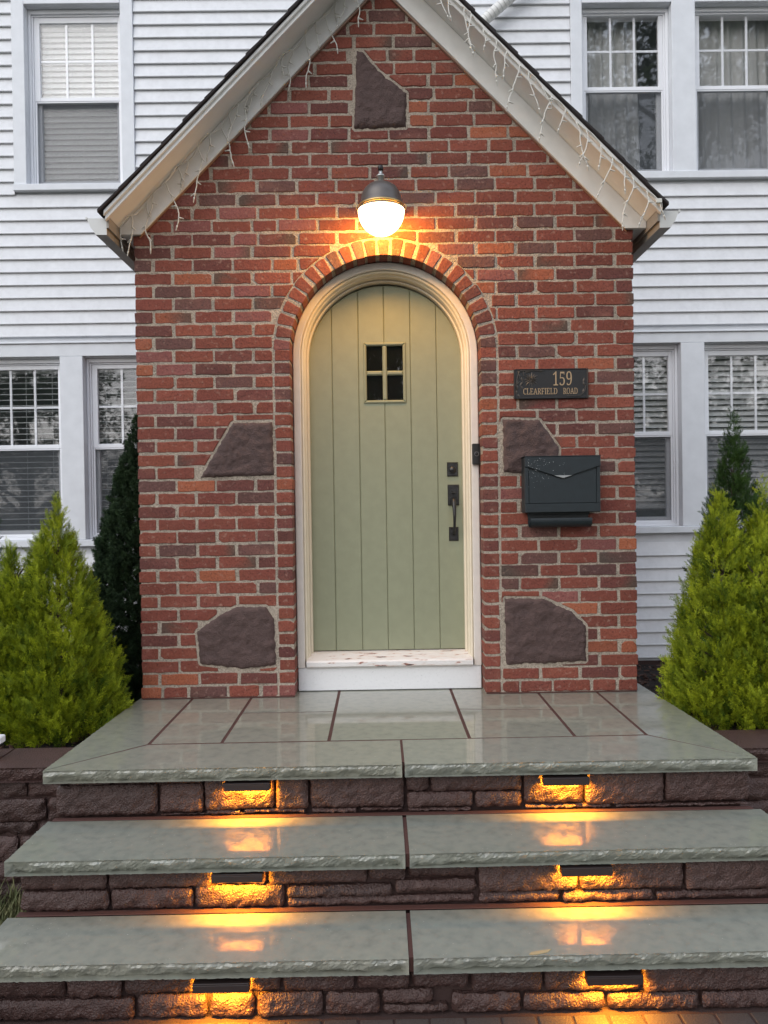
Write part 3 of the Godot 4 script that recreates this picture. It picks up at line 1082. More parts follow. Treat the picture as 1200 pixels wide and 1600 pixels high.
	post.call("window_casing", -1.559, -1.401, 0.770, 2.171)
	post.call("window_casing", 1.451, 1.654, 0.803, 2.211)
	post.call("window_post", 2.335, 2.517, 0.803, 2.211)
	post.call("window_casing", 3.206, 3.319, 0.803, 2.211)
	# windows: glass x0, x1, y-top, meeting rail, y-bottom
	house_window(h, openings[0], -2.566, -1.964, 4.758, 4.172, 3.540)
	house_window(h, openings[1], 1.670, 2.226, 4.782, 4.205, 3.577)
	house_window(h, openings[2], 2.543, 3.105, 4.782, 4.205, 3.577)
	house_window(h, openings[3], -3.034, -2.474, 2.089, 1.491, 0.817)
	house_window(h, openings[4], -2.170, -1.615, 2.089, 1.491, 0.817)
	house_window(h, openings[5], 1.715, 2.271, 2.126, 1.525, 0.848)
	house_window(h, openings[6], 2.585, 3.150, 2.126, 1.525, 0.848)
	# blinds and curtains hang inside
	var z := HZ - 0.15
	blind(-2.60, -1.96, 4.80, 3.52, z, 58.0, "white slatted blind in the upper left window beside the gable")
	blind(-3.07, -2.46, 2.12, 0.80, z, 2.0, "open white slatted blind in the lower window at the left edge")
	blind(-2.21, -1.60, 2.12, 0.80, z, 2.0, "open white slatted blind in the lower window half hidden by the left brick edge")
	blind(1.70, 2.30, 2.16, 0.94, z, 52.0, "closed white slatted blind in the lower window next to the right brick edge")
	blind(2.55, 3.17, 2.16, 0.83, z, 52.0, "closed white slatted blind in the lower window behind the tall dark evergreen")
	curtain(1.62, 2.10, 4.86, 3.45, z - 0.03, 5.5, 0.024, "pale sheer curtain drawn aside in the upper window right of the gable")
	curtain(2.50, 3.16, 4.86, 3.45, z - 0.03, 6.5, 0.018, "pale sheer curtain filling the upper window at the right edge")
	# downspout elbow in front of the upper wall
	st = begin()
	tube(st, [Vector3(0.70, 4.52, HZ + 0.10), Vector3(0.80, 4.60, HZ + 0.10), Vector3(1.15, 4.90, HZ + 0.10), Vector3(1.5, 5.2, HZ + 0.10)], 0.042, 10)
	var ds := put("downspout", done(st), mats.rake_white, h)
	st = begin()
	for k in 26:
		var p := Vector3(0.80, 4.60, HZ + 0.10).lerp(Vector3(1.5, 5.2, HZ + 0.10), k / 26.0)
		var dirn := Vector3(0.759, 0.651, 0)
		tube(st, [p, p + dirn * 0.008], 0.0435, 10)
	put("rib", done(st), mats.gutter_white, ds)

func frame_ring(st: SurfaceTool, x0: float, x1: float, y0: float, y1: float, wl: float, wr: float, wb: float, wt: float, z0: float, z1: float, bevel := 0.002) -> void:
	box(st, Vector3(x0, y0, z0), Vector3(x0 + wl, y1, z1), bevel)
	box(st, Vector3(x1 - wr, y0, z0), Vector3(x1, y1, z1), bevel)
	box(st, Vector3(x0 + wl, y0, z0), Vector3(x1 - wr, y0 + wb, z1 - 0.0005), bevel)
	box(st, Vector3(x0 + wl, y1 - wt, z0), Vector3(x1 - wr, y1, z1 - 0.0005), bevel)

func house_window(h: Node3D, o: Array, gx0: float, gx1: float, yt: float, ym: float, yb: float) -> void:
	var w := branch("window", h)
	var st := begin()
	# outer frame with a stepped track
	frame_ring(st, o[0] + 0.001, o[1] - 0.001, o[2] + 0.001, o[3] - 0.001, 0.020, 0.020, 0.018, 0.030, HZ - 0.139, HZ - 0.035)
	frame_ring(st, o[0] + 0.0215, o[1] - 0.0215, o[2] + 0.0195, o[3] - 0.0315, 0.012, 0.012, 0.010, 0.012, HZ - 0.139, HZ - 0.052)
	put("frame", done(st), mats.vinyl, w)
	# upper sash, outer track
	var s0: float = o[0] + 0.034
	var s1: float = o[1] - 0.034
	var top: float = o[3] - 0.044
	st = begin()
	frame_ring(st, s0, s1, ym - 0.016, top, gx0 - s0, s1 - gx1, 0.030, top - yt, HZ - 0.092, HZ - 0.062)
	var us := put("upper_sash", done(st), mats.vinyl, w)
	put("pane", box_mesh(Vector3(gx0 - 0.004, ym + 0.010, HZ - 0.076), Vector3(gx1 + 0.004, yt + 0.004, HZ - 0.072)), mats.pane, us)
	put("pane", box_mesh(Vector3(gx0 - 0.004, ym + 0.010, HZ - 0.0915), Vector3(gx1 + 0.004, yt + 0.004, HZ - 0.0885)), mats.pane, us)
	var gw := (gx1 - gx0) / 3.0
	var midy := (yt + ym + 0.014) * 0.5
	for k in [1, 2]:
		put("muntin", box_mesh(Vector3(gx0 + gw * k - 0.009, ym + 0.014, HZ - 0.085), Vector3(gx0 + gw * k + 0.009, yt, HZ - 0.0775), 0.0015), mats.vinyl, us)
	put("muntin", box_mesh(Vector3(gx0, midy - 0.009, HZ - 0.0865), Vector3(gx1, midy + 0.009, HZ - 0.0795), 0.0015), mats.vinyl, us)
	# lower sash, inner track, with an insect screen outside it
	st = begin()
	frame_ring(st, s0, s1, o[2] + 0.030, ym + 0.02, 0.038, 0.038, 0.042, 0.030, HZ - 0.128, HZ - 0.096)
	var lsash := put("lower_sash", done(st), mats.vinyl, w)
	put("pane", box_mesh(Vector3(s0 + 0.034, o[2] + 0.068, HZ - 0.114), Vector3(s1 - 0.034, ym - 0.006, HZ - 0.110)), mats.pane, lsash)
	put("pane", box_mesh(Vector3(s0 + 0.034, o[2] + 0.068, HZ - 0.126), Vector3(s1 - 0.034, ym - 0.006, HZ - 0.122)), mats.pane, lsash)
	st = begin()
	frame_ring(st, s0, s1, o[2] + 0.030, ym - 0.017, 0.014, 0.014, 0.014, 0.010, HZ - 0.080, HZ - 0.064)
	put("screen_frame", done(st), mats.vinyl, w)
	put("insect_screen", box_mesh(Vector3(s0 + 0.012, o[2] + 0.042, HZ - 0.0735), Vector3(s1 - 0.012, ym - 0.025, HZ - 0.0725)), mats.insect_screen, w)

func blind(x0: float, x1: float, y1: float, y0: float, z: float, tilt: float, label: String) -> void:
	var t := thing("window_blind", label, "blind", Vector3((x0 + x1) * 0.5, y0, z), "slatted blinds behind the house windows")
	var hw := (x1 - x0) * 0.5
	var hh := y1 - y0
	put("head_rail", box_mesh(Vector3(-hw, hh - 0.045, -0.025), Vector3(hw, hh, 0.025), 0.003), mats.blind, t)
	# one bowed slat shared by all
	var st := begin()
	var prev := []
	for k in 6:
		var a := lerpf(-0.0245, 0.0245, k / 5.0)
		var yy := 0.004 * (1.0 - pow(a / 0.0245, 2.0))
		var now := [Vector3(-hw, yy, a), Vector3(hw, yy, a)]
		if k > 0:
			quad(st, prev[0], prev[1], now[1], now[0], Vector3.UP)
			quad(st, prev[0] - Vector3(0, 0.0025, 0), prev[1] - Vector3(0, 0.0025, 0), now[1] - Vector3(0, 0.0025, 0), now[0] - Vector3(0, 0.0025, 0), Vector3.DOWN)
		prev = now
	for a in [-0.0245, 0.0245]:
		quad(st, Vector3(-hw, 0, a), Vector3(hw, 0, a), Vector3(hw, -0.0025, a), Vector3(-hw, -0.0025, a), Vector3(0, 0, a))
	var slat := done(st)
	var y := hh - 0.075
	while y > 0.03:
		var o := put("slat", slat, mats.blind, t)
		o.position = Vector3(0, y, 0)
		o.rotation_degrees = Vector3(tilt + rng.randf_range(-2, 2), 0, rng.randf_range(-0.15, 0.15))
		y -= 0.0445
	put("bottom_rail", box_mesh(Vector3(-hw, 0.0, -0.02), Vector3(hw, 0.018, 0.02), 0.003), mats.blind, t)
	for x in [-hw * 0.72, hw * 0.05, hw * 0.72]:
		var sc := begin()
		tube(sc, [Vector3(x, 0.018, 0.026), Vector3(x, hh - 0.046, 0.026)], 0.0013, 5)
		put("cord", done(sc), mats.blind, t)

func curtain(x0: float, x1: float, y1: float, y0: float, z: float, folds: float, depth: float, label: String) -> void:
	var t := thing("curtain", label, "curtain", Vector3(0, y0, z), "curtains in the upper right windows")
	var st := begin()
	st.set_smooth_group(4)
	var nx := 90
	var ny := 14
	var p := []
	for j in ny + 1:
		var row := []
		for i in nx + 1:
			var u := float(i) / nx
			var v := float(j) / ny
			var s := u * TAU * folds
			var spread := 1.0 + 0.05 * (1.0 - v)
			var zz := depth * (sin(s + 0.5 * sin(v * 3.0)) + 0.45 * sin(s * 1.83 + 1.0 + v)) * (0.6 + 0.4 * (1.0 - v))
			row.append(Vector3(x0 + (x1 - x0) * u * spread, (y1 - y0) * v, zz - 0.03))
		p.append(row)
	for j in ny:
		for i in nx:
			quad(st, p[j][i], p[j][i + 1], p[j + 1][i + 1], p[j + 1][i], Vector3(0, 0, 1))
	put("fabric", done(st), mats.curtain, t)
	var rod := begin()
	tube(rod, [Vector3(x0 - 0.02, y1 - y0 + 0.005, -0.03), Vector3(x1 + 0.02, y1 - y0 + 0.005, -0.03)], 0.008, 8)
	put("rod", done(rod), mats.grey_ring, t)

# ------------------------------------------------------------------ steps
func build_steps() -> void:
	var s := thing("stone_steps", "three wet bluestone steps and landing on dark brown stone risers", "steps", Vector3.ZERO)
	var V := func(x: float, z: float) -> Vector2: return Vector2(x, z)
	var h1 := -0.207
	var h2 := -0.415
	var h3 := -0.625
	# cores under the treads
	put("core", box_mesh(Vector3(-1.27, h3 - 0.1, -0.235), Vector3(1.415, -0.0505, 1.00)), mats.step_mortar, s)
	put("core", box_mesh(Vector3(-1.27, h3 - 0.1, 1.001), Vector3(1.43, h1 - 0.0505, 1.31)), mats.step_mortar, s)
	put("core", box_mesh(Vector3(-1.27, h3 - 0.1, 1.311), Vector3(1.43, h2 - 0.0505, 1.57)), mats.step_mortar, s)
	put("joint_bed", box_mesh(Vector3(-1.255, -0.05, -0.235), Vector3(1.39, -0.0014, 1.045)), mats.red_joint, s)
	var j := 0.0075
	var slab := func(p: Array, y: float, rocky: Array, called := "landing_slab") -> void:
		var tone: Color = [Color(0.92, 0.95, 0.94), Color(1.0, 1.0, 0.97), Color(1.04, 1.02, 0.98), Color(0.97, 1.0, 1.0), Color(0.95, 0.98, 0.95)][rng.randi() % 5]
		put(called, flagstone(p, y - 0.05, y, rocky, tone), mats.bluestone, s)
	# landing: border stones left and right, field stones, two border stones in front
	slab.call([V.call(-1.267, -0.2), V.call(-0.991 - j, -0.2), V.call(-0.991 - j, 0.766), V.call(-1.304, 1.074)], 0.0, [3])
	slab.call([V.call(-0.991 + j, -0.2), V.call(-0.683 - j, -0.2), V.call(-0.683 - j, 0.760), V.call(-0.991 + j, 0.762)], 0.0, [])
	slab.call([V.call(-0.683 + j, -0.2), V.call(-0.228 - j, -0.2), V.call(-0.228 - j, 0.2945), V.call(-0.683 + j, 0.2935)], 0.0, [])
	slab.call([V.call(-0.683 + j, 0.305), V.call(-0.228 - j, 0.306), V.call(-0.228 - j, 0.759), V.call(-0.683 + j, 0.760)], 0.0, [])
	slab.call([V.call(-0.228 + j, -0.2), V.call(0.371 - j, -0.2), V.call(0.371 - j, 0.757), V.call(-0.228 + j, 0.759)], 0.0, [])
	slab.call([V.call(0.371 + j, -0.2), V.call(0.822 - j, -0.2), V.call(0.822 - j, 0.328), V.call(0.371 + j, 0.286)], 0.0, [])
	slab.call([V.call(0.371 + j, 0.297), V.call(0.822 - j, 0.339), V.call(0.822 - j, 0.753), V.call(0.371 + j, 0.756)], 0.0, [])
	slab.call([V.call(0.822 + j, -0.2), V.call(1.130 - j, -0.2), V.call(1.130 - j, 0.748), V.call(0.822 + j, 0.752)], 0.0, [])
	slab.call([V.call(1.130 + j, -0.2), V.call(1.407, -0.2), V.call(1.448, 1.066), V.call(1.130 + j, 0.752)], 0.0, [1])
	slab.call([V.call(-1.304, 1.082), V.call(-0.991, 0.778), V.call(0.079 - j * 0.7, 0.773), V.call(0.079 - j * 0.7, 1.080)], 0.0, [3])
	slab.call([V.call(0.079 + j * 0.7, 0.771), V.call(1.131, 0.764), V.call(1.448, 1.074), V.call(0.079 + j * 0.7, 1.078)], 0.0, [2])
	# treads
	slab.call([V.call(-1.302, 1.052), V.call(0.080 - j, 1.052), V.call(0.080 - j, 1.386), V.call(-1.306, 1.390)], h1, [2, 3], "tread_slab")
	slab.call([V.call(0.080 + j, 1.052), V.call(1.470, 1.052), V.call(1.476, 1.372), V.call(0.080 + j, 1.384)], h1, [1, 2], "tread_slab")
	slab.call([V.call(-1.312, 1.362), V.call(0.079 - j, 1.362), V.call(0.079 - j, 1.648), V.call(-1.318, 1.646)], h2, [2, 3], "tread_slab")
	slab.call([V.call(0.079 + j, 1.362), V.call(1.480, 1.362), V.call(1.486, 1.640), V.call(0.079 + j, 1.646)], h2, [1, 2], "tread_slab")
	put("joint_bed", box_mesh(Vector3(0.06, h1 - 0.05, 1.06), Vector3(0.10, h1 - 0.004, 1.372)), mats.red_joint, s)
	put("joint_bed", box_mesh(Vector3(0.06, h2 - 0.05, 1.37), Vector3(0.10, h2 - 0.004, 1.632)), mats.red_joint, s)
	# mortar fillets where risers meet treads and where the wall meets the landing
	put("mortar_fillet", box_mesh(Vector3(-1.285, h1 + 0.0005, 1.03), Vector3(1.44, h1 + 0.0045, 1.056), 0.002), mats.red_joint, s)
	put("mortar_fillet", box_mesh(Vector3(-1.285, h2 + 0.0005, 1.33), Vector3(1.44, h2 + 0.0045, 1.360), 0.002), mats.red_joint, s)
	put("mortar_fillet", box_mesh(Vector3(-1.25, 0.0005, -0.005), Vector3(-0.455, 0.0055, 0.010), 0.002), mats.red_joint, s)
	put("mortar_fillet", box_mesh(Vector3(0.55, 0.0005, -0.005), Vector3(1.342, 0.0055, 0.010), 0.002), mats.red_joint, s)
	# riser stones: [x0, x1, y0, y1] as fractions of the riser height for y
	var rows := [
		[1.044, h1 + 0.007, -0.052, [
			[-1.28, -1.06, 0.84, 1.0], [-1.06, -0.70, 0.84, 1.0], [-1.28, -0.882, 0.0, 0.82], [-0.877, -0.702, 0.06, 0.82], [-0.697, -0.425, 0.14, 1.0], [-0.42, -0.292, 0.1, 1.0], [-0.287, 0.082, 0.12, 1.0],
			[-0.877, -0.5, -0.02, 0.05], [-0.697, -0.555, -0.02, 0.13], [-0.55, -0.30, -0.02, 0.13], [-0.287, -0.1, -0.02, 0.11], [-0.095, 0.082, -0.02, 0.11],
			[0.09, 0.18, 0.52, 1.0], [0.185, 0.545, 0.5, 1.0], [0.09, 0.352, 0.1, 0.5], [0.357, 0.545, 0.06, 0.48], [0.09, 0.35, -0.02, 0.09], [0.55, 0.785, 0.14, 1.0], [0.79, 1.10, 0.1, 1.0], [1.105, 1.436, 0.14, 1.0], [0.55, 0.9, -0.02, 0.12], [0.905, 1.436, -0.02, 0.09]]],
		[1.348, h2 + 0.007, -0.258, [
			[-1.281, -0.975, 0.48, 1.0], [-0.97, -0.605, 0.5, 1.0], [-0.60, -0.415, 0.55, 1.0], [-0.41, -0.06, 0.5, 1.0], [-0.055, 0.075, 0.6, 1.0],
			[-1.281, -0.968, 0.0, 0.46], [-0.963, -0.672, 0.0, 0.47], [-0.667, -0.352, 0.0, 0.53], [-0.347, 0.03, 0.22, 0.48], [-0.347, 0.32, 0.0, 0.2], [0.035, 0.325, 0.3, 0.58],
			[0.08, 0.325, 0.62, 1.0], [0.33, 0.682, 0.27, 1.0], [0.687, 1.055, 0.27, 1.0], [1.06, 1.45, 0.22, 1.0], [0.33, 0.62, 0.0, 0.25], [0.625, 0.95, 0.0, 0.25], [0.955, 1.45, 0.0, 0.2]]],
		[1.606, h3, -0.466, [
			[-1.281, -1.02, 0.45, 1.0], [-1.015, -0.84, 0.45, 1.0], [-0.835, -0.605, 0.5, 1.0], [-0.60, -0.335, 0.5, 1.0], [-0.33, -0.10, 0.5, 1.0], [-0.095, 0.075, 0.52, 1.0],
			[-1.281, -0.80, 0.0, 0.43], [-0.795, -0.57, 0.0, 0.47], [-0.565, -0.42, 0.0, 0.46], [-0.415, -0.2, 0.0, 0.48], [-0.195, -0.02, 0.0, 0.47], [-0.015, 0.15, 0.22, 0.5], [-0.015, 0.2, 0.0, 0.2],
			[0.08, 0.265, 0.52, 1.0], [0.27, 0.50, 0.42, 1.0], [0.505, 0.815, 0.38, 1.0], [0.82, 1.45, 0.36, 1.0], [0.205, 0.43, 0.0, 0.40], [0.435, 0.70, 0.0, 0.36], [0.705, 1.0, 0.0, 0.34], [1.005, 1.45, 0.0, 0.34]]],
	]
	for r in rows:
		var zf: float = r[0]
		var yb: float = r[1]
		var hh: float = r[2] - r[1]
		for q in r[3]:
			var st := begin()
			st.set_color(Color.WHITE * rng.randf_range(0.75, 1.15) + Color(rng.randf_range(-0.02, 0.05), 0, 0))
			rock_block(st, Vector3(q[0] + 0.0025, yb + maxf(q[2], 0.0) * hh + 0.002, zf - 0.05), Vector3(q[1] - 0.0025, yb + q[3] * hh - 0.002, zf + rng.randf_range(-0.006, 0.003)), 0.0085)
			put("riser_stone", done(st), mats.riser_stone, s)

func step_light(x: float, y: float, zf: float, label: String) -> void:
	var t := thing("step_light", label, "step light", Vector3(x, y, zf), "lit step lights under the stone treads")
	var w := 0.088
	# housing: top plate, front lip and end cheeks, open below
	var st := begin()
	box(st, Vector3(-w, -0.006, -0.012), Vector3(w, 0.0, 0.036), 0.001)
	box(st, Vector3(-w, -0.029, 0.032), Vector3(w, -0.0062, 0.036), 0.001)
	for sx in [-1, 1]:
		box(st, Vector3(minf(sx * w, sx * (w - 0.003)), -0.027, 0.0), Vector3(maxf(sx * w, sx * (w - 0.003)), -0.0062, 0.0318))
	put("housing", done(st), mats.lamp_bronze, t)
	put("led_strip", box_mesh(Vector3(-0.078, -0.0095, 0.019), Vector3(0.078, -0.0064, 0.027), 0.0008), mats.led_strip, t)
	var l := AreaLight3D.new()
	l.name = "glow"
	l.area_size = Vector2(0.150, 0.008)
	l.light_color = lin(1.0, 0.38, 0.02)
	l.light_energy = STEP_ENERGY
	l.area_range = 6.0
	l.shadow_enabled = true
	t.add_child(l, true)
	l.position = Vector3(0, -0.0115, 0.024)
	l.rotation = Vector3(-PI / 2 + 0.6, 0, 0)

const STEP_ENERGY := 0.42
const LAMP_ENERGY := 0.5

func build_step_lights() -> void:
	step_light(-0.524, -0.062, 1.046, "glowing step light under the landing edge, left")
	step_light(0.707, -0.062, 1.046, "glowing step light under the landing edge, right")
	step_light(-0.510, -0.266, 1.350, "glowing step light under the middle tread, left")
	step_light(0.702, -0.266, 1.350, "glowing step light under the middle tread, right")
	step_light(-0.516, -0.484, 1.608, "glowing step light under the lowest tread, left")
	step_light(0.717, -0.484, 1.608, "glowing step light under the lowest tread, right")

# ------------------------------------------------------------------ fixtures on the wall
func build_lamp() -> void:
	var t := thing("wall_lamp", "lit round wall lamp with grey dome over the arched door", "wall lamp", Vector3(0.034, 2.495, 0.165))
	var st := begin()
	lathe(st, [Vector2(0.0, 0.117), Vector2(0.020, 0.1165), Vector2(0.040, 0.113), Vector2(0.060, 0.104), Vector2(0.078, 0.090), Vector2(0.091, 0.070), Vector2(0.099, 0.046), Vector2(0.1025, 0.022), Vector2(0.105, 0.018), Vector2(0.1075, 0.004), Vector2(0.1075, -0.002), Vector2(0.104, -0.002), Vector2(0.100, 0.018), Vector2(0.088, 0.066), Vector2(0.0, 0.112)], 48)
	put("dome", done(st), mats.lamp_steel, t)
	st = begin()
	lathe(st, [Vector2(0.1078, 0.004), Vector2(0.1145, 0.002), Vector2(0.1155, -0.005), Vector2(0.113, -0.009), Vector2(0.104, -0.009)], 48)
	put("brass_ring", done(st), mats.lamp_brass, t)
	st = begin()
	lathe(st, [Vector2(0.110, -0.0092), Vector2(0.1145, -0.012), Vector2(0.1145, -0.021), Vector2(0.112, -0.024)], 48)
	put("steel_ring", done(st), mats.lamp_steel, t)
	st = begin()
	var prof := []
	for i in 15:
		var a := PI * 0.5 * i / 14.0
		prof.append(Vector2(0.1165 * cos(a), -0.0225 - 0.125 * sin(a)))
	lathe(st, prof, 48)
	put("globe", done(st), mats.lamp_glass, t)
	for s in [-1, 1]:
		st = begin()
		var loop := []
		for i in 9:
			var a := -PI * 0.5 + PI * i / 8.0
			loop.append(Vector3(s * (0.115 + 0.010 * cos(a)), -0.004 + 0.014 * sin(a), 0.0))
		tube(st, loop, 0.0022, 6)
		put("clip", done(st), mats.lamp_brass, t)
	st = begin()
	lathe(st, [Vector2(0.0, 0.175), Vector2(0.010, 0.175), Vector2(0.010, 0.165), Vector2(0.013, 0.160), Vector2(0.0225, 0.152), Vector2(0.0225, 0.147), Vector2(0.018, 0.144), Vector2(0.018, 0.118), Vector2(0.0, 0.118)], 24)
	put("neck", done(st), mats.lamp_silver, t)
	st = begin()
	lathe(st, [Vector2(0.0, 0.202), Vector2(0.0115, 0.202), Vector2(0.013, 0.198), Vector2(0.013, 0.177), Vector2(0.010, 0.1755), Vector2(0.0, 0.1755)], 20)
	put("socket_cap", done(st), mats.black_metal, t)
	st = begin()
	tube(st, [Vector3(0, 0.190, -0.012), Vector3(0, 0.188, -0.06), Vector3(0, 0.168, -0.11), Vector3(0, 0.140, -0.150)], 0.0075, 8)
	put("arm", done(st), mats.black_metal, t)
	st = begin()
	lathe(st, [Vector2(0.0, 0.0), Vector2(0.045, 0.0), Vector2(0.045, 0.008), Vector2(0.035, 0.016), Vector2(0.0, 0.018)], 24)
	var bp := put("backplate", done(st), mats.lamp_steel, t)
	bp.position = Vector3(0, 0.135, -0.162)
	bp.rotation.x = PI / 2
	var l := OmniLight3D.new()
	l.name = "bulb_light"
	l.light_color = lin(1.0, 0.45, 0.035)
	l.light_energy = LAMP_ENERGY
	l.light_size = 0.06
	l.omni_range = 12.0
	l.omni_attenuation = 2.0
	l.shadow_enabled = true
	t.add_child(l, true)
	l.position = Vector3(0, -0.035, 0)

func text(s: String, height: float, width: float, depth: float) -> TextMesh:
	var f := SystemFont.new()
	f.font_names = PackedStringArray(["Droid Serif"])
	var m := TextMesh.new()
	m.font = f
	m.text = s
	m.font_size = 48
	m.pixel_size = height / 36.0
	m.depth = depth
	m.curve_step = 1.0
	return m

func place_text(parent: Node3D, called: String, s: String, x0: float, x1: float, y0: float, y1: float, z: float, material: Material) -> void:
	var m := text(s, 0.05, 0.1, 0.003)
	var b := m.get_aabb()
	var k := Vector2((x1 - x0) / b.size.x, (y1 - y0) / b.size.y)
	m.depth = 0.0028
	var o := put(called, m, material, parent)
	o.scale = Vector3(k.x, k.y, 1.0)
	o.position = Vector3(x0 - b.position.x * k.x, y0 - b.position.y * k.y, z)

func build_plaque() -> void:
	# 0.385 x 0.152 plate; its lower left corner is the origin
	var t := thing("address_plaque", "black cast plaque with gold number and street name on the brick wall", "plaque", Vector3(0.717, 1.544, 0.004))
	put("plate", box_mesh(Vector3(0, 0, 0), Vector3(0.383, 0.151, 0.010), 0.003), mats.plaque_black, t)
	var st := begin()
	frame_ring(st, -0.003, 0.386, -0.003, 0.154, 0.007, 0.007, 0.007, 0.006, 0.0005, 0.0135, 0.003)
	put("rim", done(st), mats.plaque_black, t)
	place_text(t, "number", "159", 0.202, 0.300, 0.066, 0.139, 0.0105, mats.plaque_gold)
	place_text(t, "street_name", "CLEARFIELD", 0.046, 0.223, 0.021, 0.053, 0.0105, mats.plaque_gold)
	place_text(t, "street_name", "ROAD", 0.254, 0.329, 0.021, 0.053, 0.0105, mats.plaque_gold)
	# cast leaves and twigs at the upper left, a vine at the lower right
	var leaf := func(sl: SurfaceTool, at: Vector3, ang: float, l: float, w: float) -> void:
		var d := Vector3(cos(ang), sin(ang), 0)
		var n := Vector3(-d.y, d.x, 0)
		var up := Vector3(0, 0, 0.004)
		var a := at
		var b := at + d * l
		var m := at + d * l * 0.45
		for side in [-1.0, 1.0]:
			tri(sl, a, m + up, m + n * w * side, Vector3(0, 0, 1))
			tri(sl, b, m + up, m + n * w * side, Vector3(0, 0, 1))
	st = begin()
	for k in 15:
		var a := TAU * k / 15.0 + 0.2
		leaf.call(st, Vector3(0.088 + 0.004 * cos(a), 0.098 + 0.003 * sin(a), 0.0102), a, 0.040 if k % 2 else 0.032, 0.005)
	for k in 9:
		leaf.call(st, Vector3(0.088, 0.098, 0.0125), TAU * k / 9.0, 0.022, 0.004)
	for q in [[0.02, 0.10, 4.4], [0.035, 0.115, 5.0], [0.05, 0.135, 0.2], [0.028, 0.09, 3.9], [0.012, 0.075, 4.9], [0.012, 0.05, 4.6], [0.03, 0.07, 5.3], [0.125, 0.14, 0.1], [0.015, 0.13, 5.6], [0.06, 0.14, 0.0], [0.045, 0.09, 4.1], [0.36, 0.075, 1.4], [0.368, 0.06, 1.9], [0.362, 0.05, 4.6], [0.015, 0.028, 5.2]]:
		leaf.call(st, Vector3(q[0], q[1], 0.0102), q[2], 0.032, 0.006)
	put("cast_leaves", done(st), mats.plaque_relief, t)
	st = begin()
	tube(st, [Vector3(0.012, 0.03, 0.011), Vector3(0.008, 0.07, 0.012), Vector3(0.018, 0.12, 0.012), Vector3(0.03, 0.144, 0.012), Vector3(0.09, 0.146, 0.012), Vector3(0.15, 0.142, 0.011)], 0.0022, 6)
	tube(st, [Vector3(0.372, 0.065, 0.011), Vector3(0.366, 0.035, 0.012), Vector3(0.345, 0.013, 0.012), Vector3(0.315, 0.010, 0.012), Vector3(0.275, 0.013, 0.011)], 0.0018, 6)
	tube(st, [Vector3(0.02, 0.144, 0.011), Vector3(0.026, 0.11, 0.012), Vector3(0.02, 0.09, 0.011)], 0.0018, 6)
	tube(st, [Vector3(0.045, 0.146, 0.011), Vector3(0.048, 0.12, 0.013), Vector3(0.07, 0.105, 0.012)], 0.0018, 6)
	put("vine", done(st), mats.plaque_relief, t)

